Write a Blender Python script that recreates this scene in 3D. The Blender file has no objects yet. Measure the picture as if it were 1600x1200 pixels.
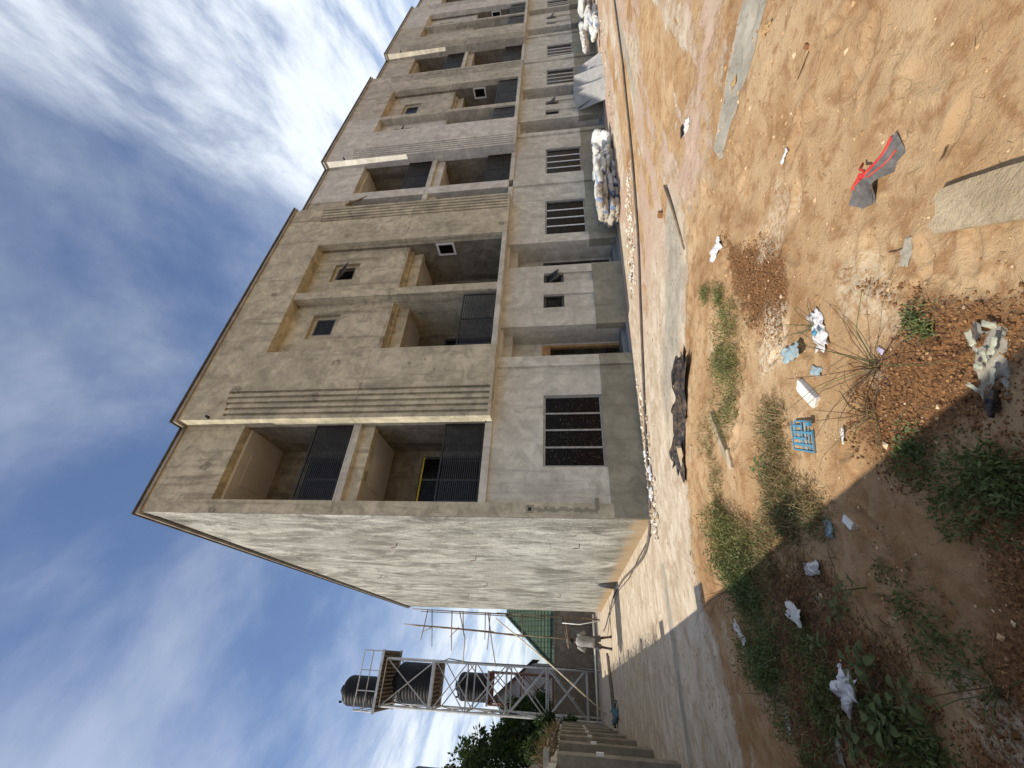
import bpy, bmesh, math, random
import numpy as np
from mathutils import Matrix, Vector

scene = bpy.context.scene
COL = scene.collection
R = math.radians

# ------------------------------------------------------------------ camera
cd = bpy.data.cameras.new('camera')
cam = bpy.data.objects.new('camera', cd)
COL.objects.link(cam)
scene.camera = cam
cd.sensor_fit = 'HORIZONTAL'
cd.sensor_width = 36.0
cd.lens = 36.0 * 643.97 / 1600.0
cd.clip_start = 0.05
cd.clip_end = 3000
FW = Vector((0.55646348, 0.82089554, 0.12837016))
RT = Vector((0.82934016, -0.55814585, -0.02584771))
UP = Vector((-0.050431, -0.12084584, 0.99138943))
# the phone was held upright and the picture lies on its side
m = Matrix.Identity(4)
for i in range(3):
    m[i][0] = -UP[i]; m[i][1] = RT[i]; m[i][2] = -FW[i]
m.translation = Vector((-2.4961, -8.6542, 1.65))
cam.matrix_world = m

# ------------------------------------------------------------------ sky, sun, exposure
SUN_EL, SUN_STRENGTH = 48.0, 4.6
world = bpy.data.worlds.new('World')
scene.world = world
world.use_nodes = True
wt = world.node_tree
for n in list(wt.nodes): wt.nodes.remove(n)

class NT:
    def __init__(s, tree): s.t = tree
    def n(s, kind, **kw):
        nd = s.t.nodes.new(kind)
        for k, v in kw.items(): setattr(nd, k, v)
        return nd
    def link(s, a, b): s.t.links.new(a, b)
    def put(s, sock, v):
        if v is None: return
        if hasattr(v, 'is_output') or isinstance(v, bpy.types.NodeSocket): s.link(v, sock)
        else:
            if isinstance(v, (tuple, list)) and len(v) == 3 and sock.type == 'RGBA': v = (*v, 1)
            sock.default_value = v
    def math(s, op, a, b=None, c=None, clamp=False):
        nd = s.n('ShaderNodeMath', operation=op, use_clamp=clamp)
        s.put(nd.inputs[0], a); s.put(nd.inputs[1], b)
        if c is not None: s.put(nd.inputs[2], c)
        return nd.outputs[0]
    def vmath(s, op, a, b=None):
        nd = s.n('ShaderNodeVectorMath', operation=op)
        s.put(nd.inputs[0], a)
        if b is not None: s.put(nd.inputs[1], b)
        return nd.outputs[0]
    def smooth(s, v, a, b, lo=0.0, hi=1.0):
        nd = s.n('ShaderNodeMapRange', interpolation_type='SMOOTHSTEP')
        s.put(nd.inputs[0], v)
        for k, x in zip((1, 2, 3, 4), (a, b, lo, hi)): nd.inputs[k].default_value = x
        return nd.outputs[0]
    def noise(s, vec, scale, detail=4, rough=0.55, dist=0.0, out=0):
        nd = s.n('ShaderNodeTexNoise')
        s.put(nd.inputs['Vector'], vec)
        nd.inputs['Scale'].default_value = scale; nd.inputs['Detail'].default_value = detail
        nd.inputs['Roughness'].default_value = rough; nd.inputs['Distortion'].default_value = dist
        return nd.outputs[out]
    def voro(s, vec, scale, out='Distance', feature='F1', rnd=1.0):
        nd = s.n('ShaderNodeTexVoronoi', feature=feature)
        s.put(nd.inputs['Vector'], vec); nd.inputs['Scale'].default_value = scale
        nd.inputs['Randomness'].default_value = rnd
        return nd.outputs[out]
    def mix(s, f, a, b, blend='MIX'):
        nd = s.n('ShaderNodeMix', data_type='RGBA', blend_type=blend)
        s.put(nd.inputs[0], f); s.put(nd.inputs[6], a); s.put(nd.inputs[7], b)
        return nd.outputs[2]
    def sep(s, v):
        nd = s.n('ShaderNodeSeparateXYZ'); s.put(nd.inputs[0], v); return nd.outputs
    def comb(s, x, y, z):
        nd = s.n('ShaderNodeCombineXYZ')
        for i, v in enumerate((x, y, z)): s.put(nd.inputs[i], v)
        return nd.outputs[0]
    def mul(s, v, xyz): return s.vmath('MULTIPLY', v, xyz)

W = NT(wt)
sky = W.n('ShaderNodeTexSky', sky_type='NISHITA', sun_disc=False)
sky.sun_elevation = R(SUN_EL); sky.sun_rotation = R(270); sky.altitude = 200
sky.air_density = 1.25; sky.dust_density = 0.6; sky.ozone_density = 2.2
blue = W.mix(1.0, sky.outputs[0], (0.090, 0.095, 0.110), 'MULTIPLY')
dirv = W.n('ShaderNodeTexCoord').outputs['Generated']
sx, sy, sz = W.sep(dirv)
zc = W.math('ADD', W.math('MAXIMUM', sz, 0.0), 0.06)
px = W.math('DIVIDE', sx, zc); py = W.math('DIVIDE', sy, zc)
along = W.math('ADD', W.math('MULTIPLY', px, 0.59), W.math('MULTIPLY', py, 0.81))
across = W.math('SUBTRACT', W.math('MULTIPLY', px, 0.81), W.math('MULTIPLY', py, 0.59))
cv = W.comb(W.math('MULTIPLY', along, 0.55), across, 0.37)
n_fine = W.noise(cv, 2.9, 9, 0.62, 0.25)
n_big = W.noise(cv, 1.1, 4, 0.55, 0.1)
n_veil = W.noise(W.comb(W.math('MULTIPLY', along, 0.8), across, 4.2), 1.7, 8, 0.57, 0.2)
acr = W.math('ADD', across, W.math('MULTIPLY', W.math('SUBTRACT', n_big, 0.5), 0.55))
# cirrus in bands, one after the other across the sky
band = W.math('MULTIPLY', W.smooth(acr, 0.42, 0.72), W.smooth(acr, 2.6, 1.9))
band2 = W.math('MULTIPLY', W.smooth(acr, -1.15, -1.9), W.smooth(acr, -4.6, -3.6))
bands = W.math('MAXIMUM', band, W.math('MULTIPLY', band2, 0.95))
dens = W.math('MULTIPLY', bands, W.smooth(n_fine, 0.30, 0.60, 0.20, 1.0))
veil = W.smooth(n_veil, 0.36, 0.74, 0.02, 0.42)
dens = W.math('MAXIMUM', dens, veil)
bgn = W.n('ShaderNodeBackground')
W.link(W.mix(dens, blue, (0.80, 0.86, 0.94)), bgn.inputs[0])
bgn.inputs[1].default_value = 1.0
W.link(bgn.outputs[0], W.n('ShaderNodeOutputWorld').inputs[0])

sl = bpy.data.lights.new('sun', 'SUN')
sl.energy = SUN_STRENGTH; sl.angle = R(0.55); sl.color = (1.0, 0.93, 0.80)
sun = bpy.data.objects.new('sun', sl)
COL.objects.link(sun)
sdir = Vector((-math.cos(R(SUN_EL)), 0.012, math.sin(R(SUN_EL))))
sun.rotation_euler = sdir.to_track_quat('Z', 'Y').to_euler()
sun.location = (-30, 0, 40)

vs = scene.view_settings
vs.view_transform = 'Standard'; vs.look = 'None'; vs.gamma = 1.0; vs.use_curve_mapping = False
vs.exposure = 0.25
cy = scene.cycles
cy.max_bounces = 6; cy.diffuse_bounces = 4; cy.glossy_bounces = 2; cy.transmission_bounces = 2; cy.transparent_max_bounces = 8

# ------------------------------------------------------------------ materials
def material(name):
    mt = bpy.data.materials.new(name); mt.use_nodes = True
    t = NT(mt.node_tree)
    b = mt.node_tree.nodes['Principled BSDF']
    return mt, t, b

def bump(t, b, height, strength=0.3, dist=0.02):
    bn = t.n('ShaderNodeBump'); bn.inputs['Strength'].default_value = strength
    bn.inputs['Distance'].default_value = dist
    t.put(bn.inputs['Height'], height); t.link(bn.outputs[0], b.inputs['Normal'])

def simple(name, col, rough=0.6, metal=0.0, var=0.25, scale=6.0, bstr=0.0, bscale=40.0, spec=0.5, objspace=False):
    mt, t, b = material(name)
    pos = t.n('ShaderNodeTexCoord').outputs['Object'] if objspace else t.n('ShaderNodeNewGeometry').outputs['Position']
    nz = t.noise(pos, scale, 6, 0.6)
    c = t.mix(t.smooth(nz, 0.3, 0.7), [x * (1 - var) for x in col], [min(1, x * (1 + var)) for x in col])
    t.link(c, b.inputs['Base Color'])
    b.inputs['Roughness'].default_value = rough; b.inputs['Metallic'].default_value = metal
    b.inputs['Specular IOR Level'].default_value = spec
    if bstr: bump(t, b, t.noise(pos, bscale, 5, 0.6), bstr, 0.01)
    return mt

def plaster(name, c1, c2, dark, streak=0.5, spots=0.5, grain=0.35):
    mt, t, b = material(name)
    pos = t.n('ShaderNodeNewGeometry').outputs['Position']
    big = t.noise(pos, 0.6, 4, 0.62, 0.8)
    c = t.mix(t.smooth(big, 0.36, 0.62), c1, c2)
    med = t.noise(pos, 2.7, 6, 0.72, 0.6)
    c = t.mix(t.smooth(med, 0.40, 0.66, 0, 0.85), c, [0.45 * x + 0.55 * y for x, y in zip(c2, dark)])
    c = t.mix(t.smooth(med, 0.44, 0.28, 0, 0.6), c, [min(1, x * 1.20) for x in c1])
    st = t.noise(t.mul(pos, (2.4, 2.4, 0.20)), 1.3, 5, 0.68, 0.25)
    c = t.mix(t.smooth(st, 0.52, 0.70, 0, streak), c, dark)
    if spots:
        wob = t.vmath('ADD', pos, t.mul(t.noise(pos, 5, 2, 0.5, 0, 1), (0.22, 0.22, 0.22)))
        d = t.voro(wob, 0.80)
        ring = t.math('MULTIPLY', t.smooth(d, 0.12, 0.085), t.smooth(t.noise(pos, 14, 3), 0.38, 0.62, 0.15, 1.0))
        c = t.mix(t.math('MULTIPLY', ring, spots), c, [x * 0.8 for x in dark])
        hole = t.voro(pos, 1.9)
        c = t.mix(t.math('MULTIPLY', t.smooth(hole, 0.050, 0.035), spots), c, [x * 0.35 for x in dark])
        # meandering hairline cracks and trowel edges
        cr = t.voro(t.vmath('ADD', pos, t.mul(t.noise(pos, 1.7, 4, 0.6, 0, 1), (1.1, 1.1, 1.1))), 0.55, 'Distance', 'DISTANCE_TO_EDGE')
        c = t.mix(t.math('MULTIPLY', t.smooth(cr, 0.016, 0.003), t.smooth(big, 0.46, 0.62, 0.0, 0.42 * spots)), c, [x * 0.7 for x in dark])
    sp = t.noise(pos, 34, 4, 0.75)
    c = t.mix(t.smooth(sp, 0.52, 0.72, 0, 0.32), c, dark)
    pz = t.sep(pos)[2]
    jz = t.math('ABSOLUTE', t.math('SUBTRACT', t.math('ADD', pz, t.math('MULTIPLY', t.math('SUBTRACT', big, 0.5), 0.10)), 6.92))
    c = t.mix(t.math('MULTIPLY', t.smooth(jz, 0.05, 0.008), t.smooth(med, 0.30, 0.60, 0.0, 0.45)), c, dark)   # day joint at floor level
    t.link(c, b.inputs['Base Color'])
    b.inputs['Roughness'].default_value = 0.9; b.inputs['Specular IOR Level'].default_value = 0.2
    h = t.math('ADD', t.math('MULTIPLY', sp, 0.7), t.math('MULTIPLY', med, 1.6))
    bump(t, b, h, grain, 0.035)
    return mt

M = {}
M['tan'] = plaster('plaster_tan', (0.58, 0.525, 0.385), (0.46, 0.42, 0.31), (0.175, 0.158, 0.118), 0.7, 0.8)
M['grey'] = plaster('plaster_grey', (0.64, 0.62, 0.56), (0.55, 0.535, 0.48), (0.30, 0.285, 0.25), 0.5, 0.65)
M['olive'] = plaster('plaster_weathered', (0.55, 0.51, 0.41), (0.45, 0.42, 0.345), (0.20, 0.185, 0.15), 0.65, 0.7)
M['pale'] = plaster('plaster_pale', (0.61, 0.59, 0.51), (0.51, 0.49, 0.42), (0.29, 0.275, 0.23), 0.5, 0.4)
M['cement'] = plaster('plaster_plinth', (0.325, 0.305, 0.235), (0.26, 0.245, 0.19), (0.15, 0.14, 0.105), 0.5, 0.3)
M['raw'] = plaster('raw_balcony_plaster', (0.25, 0.22, 0.165), (0.18, 0.16, 0.122), (0.075, 0.066, 0.05), 0.7, 0.6)  # balcony plaster with the shade of the recesses put into its colour
M['gypsum'] = simple('gypsum', (0.54, 0.525, 0.49), 0.8, var=0.06, scale=2)

def endwall_mat():
    mt, t, b = material('rough_render')
    pos = t.n('ShaderNodeNewGeometry').outputs['Position']
    big = t.noise(t.mul(pos, (1, 0.9, 0.62)), 0.55, 4, 0.6, 1.0)
    c = t.mix(t.smooth(big, 0.38, 0.60), (0.165, 0.16, 0.135), (0.335, 0.328, 0.288))
    st = t.noise(t.mul(pos, (1, 1.0, 0.55)), 0.95, 6, 0.72, 1.2)
    c = t.mix(t.smooth(st, 0.42, 0.68, 0, 0.9), c, (0.55, 0.54, 0.485))
    st2 = t.noise(t.mul(pos, (1, 1.5, 0.75)), 1.9, 6, 0.75, 0.8)
    c = t.mix(t.smooth(st2, 0.48, 0.68, 0, 0.75), c, (0.095, 0.092, 0.075))
    drip = t.noise(t.mul(pos, (1, 4.5, 0.16)), 1.2, 4, 0.6, 0.1)
    c = t.mix(t.smooth(drip, 0.60, 0.72, 0, 0.6), c, (0.115, 0.11, 0.09))
    gr = t.noise(pos, 17, 5, 0.85)
    c = t.mix(t.smooth(gr, 0.47, 0.66, 0, 0.70), c, (0.085, 0.082, 0.066))
    c = t.mix(t.smooth(gr, 0.44, 0.32, 0, 0.65), c, (0.54, 0.53, 0.48))
    # orange earth splashed on the foot of the wall
    zz = t.math('ADD', t.sep(pos)[2], t.math('MULTIPLY', t.noise(pos, 2.5, 5, 0.7), -0.7))
    c = t.mix(t.smooth(zz, 0.12, -0.22, 0, 0.75), c, (0.40, 0.275, 0.15))
    t.link(c, b.inputs['Base Color'])
    b.inputs['Roughness'].default_value = 0.95; b.inputs['Specular IOR Level'].default_value = 0.15
    bump(t, b, t.math('ADD', gr, t.math('MULTIPLY', st2, 0.8)), 0.8, 0.04)
    return mt
M['rough'] = endwall_mat()

M['coping'] = simple('brown_metal_coping', (0.075, 0.06, 0.045), 0.45, 0.6, 0.3, 3)
M['gutter'] = simple('grey_metal_edge', (0.30, 0.27, 0.22), 0.5, 0.3, 0.25, 3)
M['iron'] = simple('black_iron', (0.022, 0.022, 0.024), 0.45, 0.5, 0.3, 12)
M['alu'] = simple('window_aluminium', (0.30, 0.30, 0.29), 0.45, 0.6, 0.2, 8)
M['white_alu'] = simple('white_window_frame', (0.66, 0.66, 0.64), 0.5, 0.0, 0.12, 8)
M['dark_alu'] = simple('dark_window_frame', (0.07, 0.07, 0.07), 0.45, 0.4, 0.2, 8)
M['wood'] = simple('door_wood', (0.42, 0.25, 0.11), 0.6, 0, 0.25, 5)
M['tape'] = simple('yellow_tape', (0.70, 0.55, 0.05), 0.6, 0, 0.15, 9)
M['tile'] = simple('granite_step', (0.16, 0.17, 0.185), 0.35, 0, 0.3, 30)
M['render_grey'] = plaster('boundary_plaster', (0.30, 0.27, 0.22), (0.23, 0.205, 0.165), (0.11, 0.10, 0.08), 0.5, 0.3)
M['backwall'] = plaster('back_wall_plaster', (0.26, 0.235, 0.20), (0.21, 0.18, 0.14), (0.11, 0.09, 0.065), 0.5, 0.3)
M['steel'] = simple('galvanised_steel', (0.42, 0.42, 0.41), 0.5, 0.35, 0.2, 4)
M['rust'] = simple('rusty_steel', (0.16, 0.07, 0.045), 0.8, 0.1, 0.4, 6)
M['deck'] = simple('platform_timber', (0.13, 0.105, 0.085), 0.8, 0, 0.35, 5)
M['tank'] = simple('black_tank_plastic', (0.008, 0.008, 0.009), 0.55, 0, 0.3, 3, spec=0.18)
M['bamboo'] = simple('bamboo', (0.20, 0.145, 0.09), 0.7, 0, 0.4, 4)
M['bamboo_pale'] = simple('peeled_pole', (0.62, 0.54, 0.40), 0.7, 0, 0.2, 4)
M['pvc'] = simple('pvc_pipe', (0.72, 0.70, 0.65), 0.45, 0, 0.08, 4)
M['black_hose'] = simple('black_hose', (0.02, 0.02, 0.022), 0.5, 0, 0.3, 5)
M['brown_cable'] = simple('dusty_hose', (0.10, 0.08, 0.065), 0.7, 0, 0.3, 5)

def glass_mat():
    mt, t, b = material('dusty_glass')
    pos = t.n('ShaderNodeNewGeometry').outputs['Position']
    sp = t.noise(pos, 30, 4, 0.8)
    dust = t.smooth(sp, 0.57, 0.68, 0, 0.6)
    t.link(t.mix(dust, (0.004, 0.004, 0.005), (0.22, 0.21, 0.19)), b.inputs['Base Color'])
    b.inputs['Specular IOR Level'].default_value = 0.10
    t.link(t.smooth(t.noise(pos, 6, 4), 0.3, 0.7, 0.06, 0.30), b.inputs['Roughness'])
    return mt
M['glass'] = glass_mat()

# ------------------------------------------------------------------ mesh helpers
class MB:
    def __init__(s): s.v = []; s.f = []
    def add(s, vs_, fs):
        o = len(s.v); s.v.extend(vs_); s.f.extend([tuple(i + o for i in f) for f in fs]); return s
    def box(s, x0, x1, y0, y1, z0, z1):
        v = [(x, y, z) for z in (z0, z1) for y in (y0, y1) for x in (x0, x1)]
        return s.add(v, [(0, 2, 3, 1), (4, 5, 7, 6), (0, 1, 5, 4), (2, 6, 7, 3), (0, 4, 6, 2), (1, 3, 7, 5)])
    def hexa(s, v):
        return s.add(v, [(0, 2, 3, 1), (4, 5, 7, 6), (0, 1, 5, 4), (2, 6, 7, 3), (0, 4, 6, 2), (1, 3, 7, 5)])
    def tube(s, pts, r, n=6, cap=True):
        pts = [Vector(p) for p in pts]; k = len(pts)
        rs = r if isinstance(r, (list, tuple)) else [r] * k
        o = len(s.v); up = Vector((0, 0, 1))
        prev = None
        for i, p in enumerate(pts):
            d = (pts[min(i + 1, k - 1)] - pts[max(i - 1, 0)]).normalized()
            if prev is None:
                a = d.cross(up)
                if a.length < 1e-3: a = d.cross(Vector((1, 0, 0)))
                a.normalize()
            else:
                a = (prev - d * prev.dot(d)).normalized()
            prev = a; bb = d.cross(a)
            for j in range(n):
                t = 2 * math.pi * j / n
                s.v.append(tuple(p + (a * math.cos(t) + bb * math.sin(t)) * rs[i]))
        for i in range(k - 1):
            for j in range(n):
                s.f.append((o + i * n + j, o + i * n + (j + 1) % n, o + (i + 1) * n + (j + 1) % n, o + (i + 1) * n + j))
        if cap:
            s.f.append(tuple(o + j for j in range(n))[::-1]); s.f.append(tuple(o + (k - 1) * n + j for j in range(n)))
        return s
    def bar(s, a, b, w):   # square section bar
        return s.tube([a, b], w * 0.7071, 4)
    def lathe(s, prof, c, n=28):
        o = len(s.v)
        for r, z in prof:
            for j in range(n):
                t = 2 * math.pi * j / n
                s.v.append((c[0] + r * math.cos(t), c[1] + r * math.sin(t), c[2] + z))
        for i in range(len(prof) - 1):
            for j in range(n):
                s.f.append((o + i * n + j, o + i * n + (j + 1) % n, o + (i + 1) * n + (j + 1) % n, o + (i + 1) * n + j))
        s.f.append(tuple(o + j for j in range(n))[::-1]); s.f.append(tuple(o + (len(prof) - 1) * n + j for j in range(n)))
        return s
    def rings(s, rings):   # loft of closed rings with equal counts, capped
        o = len(s.v); n = len(rings[0])
        for r in rings: s.v.extend([tuple(p) for p in r])
        for i in range(len(rings) - 1):
            for j in range(n):
                s.f.append((o + i * n + j, o + i * n + (j + 1) % n, o + (i + 1) * n + (j + 1) % n, o + (i + 1) * n + j))
        s.f.append(tuple(o + j for j in range(n))[::-1]); s.f.append(tuple(o + (len(rings) - 1) * n + j for j in range(n)))
        return s
    def mesh(s, name, mat, smooth=False):
        me = bpy.data.meshes.new(name); me.from_pydata(s.v, [], s.f); me.update()
        if mat is not None: me.materials.append(mat)
        if smooth: me.polygons.foreach_set('use_smooth', [True] * len(me.polygons))
        return me
    def build(s, name, mat, parent=None, smooth=False):
        return link(name, s.mesh(name, mat, smooth), parent)

def link(name, me, parent=None):
    o = bpy.data.objects.new(name, me); COL.objects.link(o)
    if parent is not None:
        o.parent = parent
        if parent.type == 'EMPTY' or parent.parent is not None or True:
            o.matrix_parent_inverse = parent.matrix_world.inverted() if parent.matrix_world != Matrix.Identity(4) else Matrix.Identity(4)
    return o

def empty(name, loc=(0, 0, 0)):
    o = bpy.data.objects.new(name, None); COL.objects.link(o)
    o.location = loc; o.empty_display_size = 0.2
    o.matrix_world = Matrix.Translation(loc)
    return o

def tag(o, label, cat, group=None, kind=None):
    o['label'] = label; o['category'] = cat
    if group: o['group'] = group
    if kind: o['kind'] = kind
    return o

def struct(o): o['kind'] = 'structure'; return o

def part(name, mat, parent, *boxes):
    mb = MB()
    for b in boxes: mb.box(*b)
    return mb.build(name, mat, parent)

# value noise for terrain (numpy)
_rng = np.random.RandomState(7)
_tab = _rng.rand(256, 256)
def vnoise(x, y):
    xi = np.floor(x).astype(int); yi = np.floor(y).astype(int)
    fx = x - xi; fy = y - yi
    fx = fx * fx * (3 - 2 * fx); fy = fy * fy * (3 - 2 * fy)
    a = _tab[xi & 255, yi & 255]; b = _tab[(xi + 1) & 255, yi & 255]
    c = _tab[xi & 255, (yi + 1) & 255]; d = _tab[(xi + 1) & 255, (yi + 1) & 255]
    return (a * (1 - fx) + b * fx) * (1 - fy) + (c * (1 - fx) + d * fx) * fy
def fbm(x, y, o=4, g=0.5):
    s = 0; a = 1; t = 0
    for i in range(o):
        s = s + a * vnoise(x * 2 ** i + 17.3 * i, y * 2 ** i + 5.1 * i); t += a; a *= g
    return s / t
def sstep(v, a, b):
    t = np.clip((v - a) / (b - a), 0, 1); return t * t * (3 - 2 * t)
def poly_sd(x, y, P):
    """signed distance to a polygon, positive inside"""
    d = np.full(x.shape, 1e9); ins = np.zeros(x.shape, bool)
    n = len(P)
    for i in range(n):
        ax, ay = P[i]; bx_, by_ = P[(i + 1) % n]
        ex, ey = bx_ - ax, by_ - ay
        t = np.clip(((x - ax) * ex + (y - ay) * ey) / (ex * ex + ey * ey + 1e-12), 0, 1)
        d = np.minimum(d, np.hypot(x - ax - t * ex, y - ay - t * ey))
        c = ((ay > y) != (by_ > y)) & (x < ex * (y - ay) / (ey + 1e-12) + ax)
        ins ^= c
    return np.where(ins, d, -d)

# ------------------------------------------------------------------ ground
APRON_X = [-6, -4, -3.25, -2.3, -1.19, 0.19, 1.25, 2.05, 3.0, 4.0, 6.4, 8.4, 15, 60]
APRON_Y = [-3.1, -3.0, -2.97, -2.74, -2.39, -2.92, -3.67, -4.75, -5.0, -4.9, -4.3, -4.8, -5.2, -5.4]
SOIL_A = [(1.28, -5.71), (0.41, -6.42), (-0.06, -6.32), (-0.38, -5.97), (0.06, -5.6), (0.83, -5.6)]
SOIL_B = [(-0.62, -6.83), (-1.27, -7.42), (-1.2, -8.2), (-1.9, -8.2), (-1.55, -7.22), (-1.63, -6.86), (-1.66, -6.41), (-1.33, -6.25), (-1.06, -6.45), (-0.98, -6.91)]
SOIL_C = [(-1.74, -6.78), (-1.65, -7.15), (-1.7, -8.2), (-2.8, -8.2), (-2.5, -6.71), (-2.23, -6.62), (-2.0, -6.66)]
SOIL_D = [(-2.33, -6.49), (-2.26, -6.9), (-3.2, -7.2), (-3.2, -6.03), (-2.78, -6.03)]
DRY = [(-1.71, -4.71), (-1.83, -5.58), (-2.17, -5.63), (-2.31, -5.94), (-2.57, -5.99), (-2.91, -5.52), (-3.2, -4.3), (-2.25, -4.44)]
GRIT = [(0.12, -5.95), (-0.19, -6.11), (-0.54, -6.02), (-0.44, -5.53), (-0.2, -5.57)]
BROWN = [(1.91, -5.68), (0.9, -6.5), (0.44, -6.57), (0.52, -6.09), (1.73, -5.55)]
SCREED = [(4.07, -4.55), (3.08, -4.82), (2.06, -4.68), (1.61, -3.82), (1.26, -3.0), (0.7, -2.32), (1.6, -2.3), (2.5, -3.2), (3.04, -3.78)]
STRIP = [(2.75, -9.5), (2.25, -9.5), (2.02, -6.83), (2.04, -6.10), (2.36, -6.05), (2.56, -6.74)]
PINK2 = [(4.6, -9), (3.12, -7.15), (2.9, -6.43), (2.4, -5.93), (2.3, -5.2), (3.5, -4.8), (4.3, -5.5), (4.0, -6.3), (5.2, -7.2)]

def ground_z(x, y):
    x = np.asarray(x, float); y = np.asarray(y, float)
    base = -0.018 * np.clip(x, 0, 60)
    ya = np.interp(x, APRON_X, APRON_Y) + 0.35 * (fbm(x * 1.7, y * 1.7, 3) - 0.5)
    off = sstep(ya - y, -0.05, 0.25)          # 1 on the earth, 0 on the concrete
    soil = np.maximum.reduce([sstep(poly_sd(x, y, P), -0.1, 0.15) for P in (SOIL_A, SOIL_B, SOIL_C, SOIL_D, DRY)])
    z = 0.035 * (fbm(x * 0.9 + 3, y * 0.9, 3) - 0.5) + 0.05 * (fbm(x * 2.3, y * 2.3 + 9, 3) - 0.5)
    z += 0.022 * (fbm(x * 9, y * 9, 4, 0.6) - 0.5) * (0.7 + 1.6 * soil)
    z += 0.030 * soil * (fbm(x * 26, y * 26, 3, 0.7) - 0.5)
    z = z * (0.08 + 0.92 * off) - 0.012 * off
    return base + z
_fp = np.random.RandomState(31)
FOOT = [(_fp.uniform(-2.2, 3.5), _fp.uniform(-7.8, -4.6), _fp.uniform(0, 6.28), _fp.uniform(.7, 1.2)) for _ in range(70)]
_gz0 = ground_z
def ground_z(x, y):
    x = np.asarray(x, float); y = np.asarray(y, float); z = _gz0(x, y)
    for fx, fy, fa, fs in FOOT:      # foot prints and scuffs in the loose earth
        m_ = (np.abs(x - fx) < .35) & (np.abs(y - fy) < .35)
        if not m_.any(): continue
        dx, dy = x[m_] - fx, y[m_] - fy; u = (dx * math.cos(fa) + dy * math.sin(fa)) / (.13 * fs); v = (-dx * math.sin(fa) + dy * math.cos(fa)) / (.055 * fs)
        r2 = u * u + v * v; z[m_] += -.020 * np.exp(-r2 ** 1.6) + .009 * np.exp(-((np.sqrt(r2) - 1.35) / .3) ** 2)
    return z
def gz(x, y): return float(ground_z(np.array([x]), np.array([y]))[0])

def axis(segs):
    out = []
    for a, b, st in segs:
        n = max(1, int(round((b - a) / st))); out += list(np.linspace(a, b, n, endpoint=False))
    out.append(segs[-1][1]); return np.array(out)
gx = axis([(-400, -60, 60), (-60, -10, 5), (-10, -4, 0.3), (-4, -1.8, 0.022), (-1.8, 0.0, 0.012), (0.0, 1.4, 0.022), (1.4, 5, 0.045), (5, 16, 0.12), (16, 60, 0.8), (60, 400, 50)])
gy = axis([(-400, -60, 60), (-60, -12, 4), (-12, -8.2, 0.2), (-8.2, -7.6, 0.022), (-7.6, -6.0, 0.012), (-6.0, -4, 0.022), (-4, -1.5, 0.04), (-1.5, 4, 0.11), (4, 24, 0.5), (24, 60, 4), (60, 400, 50)])
GX, GY = np.meshgrid(gx, gy)
GZ = ground_z(GX, GY)
nx, ny = len(gx), len(gy)
co = np.stack([GX, GY, GZ], -1).reshape(-1, 3)
me = bpy.data.meshes.new('ground')
idx = np.arange(nx * ny).reshape(ny, nx)
quads = np.stack([idx[:-1, :-1], idx[:-1, 1:], idx[1:, 1:], idx[1:, :-1]], -1).reshape(-1, 4)
me.vertices.add(len(co)); me.vertices.foreach_set('co', co.ravel())
me.loops.add(quads.size); me.loops.foreach_set('vertex_index', quads.ravel())
me.polygons.add(len(quads)); me.polygons.foreach_set('loop_start', np.arange(0, quads.size, 4)); me.polygons.foreach_set('loop_total', np.full(len(quads), 4))
me.update(calc_edges=True)
me.polygons.foreach_set('use_smooth', np.ones(len(quads), bool))
# what the surface is made of, per place: concrete, pink screed, grey screed / dark soil, damp and darker sand, white grit
X, Y = GX, GY
wob = 0.5 * (fbm(X * 1.3, Y * 1.3, 4) - 0.5) + 0.25 * (fbm(X * 5, Y * 5, 3) - 0.5)
ya = np.interp(X, APRON_X, APRON_Y)
conc = sstep(Y - ya + wob * 0.8, -0.30, 0.30)
# sand blown over the drive further along, in drifts along the building
cover = 0.8 * sstep(fbm(X * 0.35 + 4, Y * 1.5, 4) + 0.10 * np.clip((X - 3) / 5, 0, 1), 0.50, 0.60) * sstep(X, 1.8, 4.5) * sstep(Y, -1.0, -2.6)
conc = conc * (1 - 0.92 * cover)
drift = fbm(X * 0.30 + 2, Y * 2.4, 4, 0.6)
conc = np.maximum(conc, 0.62 * sstep(poly_sd(X, Y, PINK2) + wob * 1.6, -0.5, 0.5))
conc = np.maximum(conc, 0.60 * sstep(drift, 0.48, 0.64) * sstep(X, 1.2, 3.0) * sstep(Y, -8.0, -6.0))
pink = np.maximum(sstep(poly_sd(X, Y, PINK2) + wob, -0.5, 0.5), sstep(X, 1.5, 6.0) * sstep(fbm(X * 0.5, Y * 1.2 + 7, 3), 0.40, 0.56))
greys = np.maximum(0.85 * sstep(poly_sd(X, Y, SCREED) + wob * 0.9, -0.16, 0.26), sstep(poly_sd(X, Y, STRIP) + wob * 0.22, -0.04, 0.07))
greys = np.maximum(greys, sstep(0.16 - np.abs(Y - (-0.42 + 0.10 * (fbm(X, Y * 0, 2) - 0.5))) + 0.02, 0, 0.06) * (X < -0.9))
greys = np.maximum(greys, 0.8 * sstep(0.22 - np.abs(Y + 4.15 + 0.3 * (fbm(X * 0.3, X * 0, 2) - 0.5)), 0, 0.12) * sstep(X, 8, 10))
conc = np.maximum(conc, greys)
soil = np.maximum.reduce([sstep(poly_sd(X, Y, P) + wob * 0.5, -0.10, 0.16) for P in (SOIL_A, SOIL_B, SOIL_C, SOIL_D)])
dry = sstep(poly_sd(X, Y, DRY) + wob * 0.5, -0.15, 0.2)
soil = np.maximum(soil, 0.85 * dry)
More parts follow.
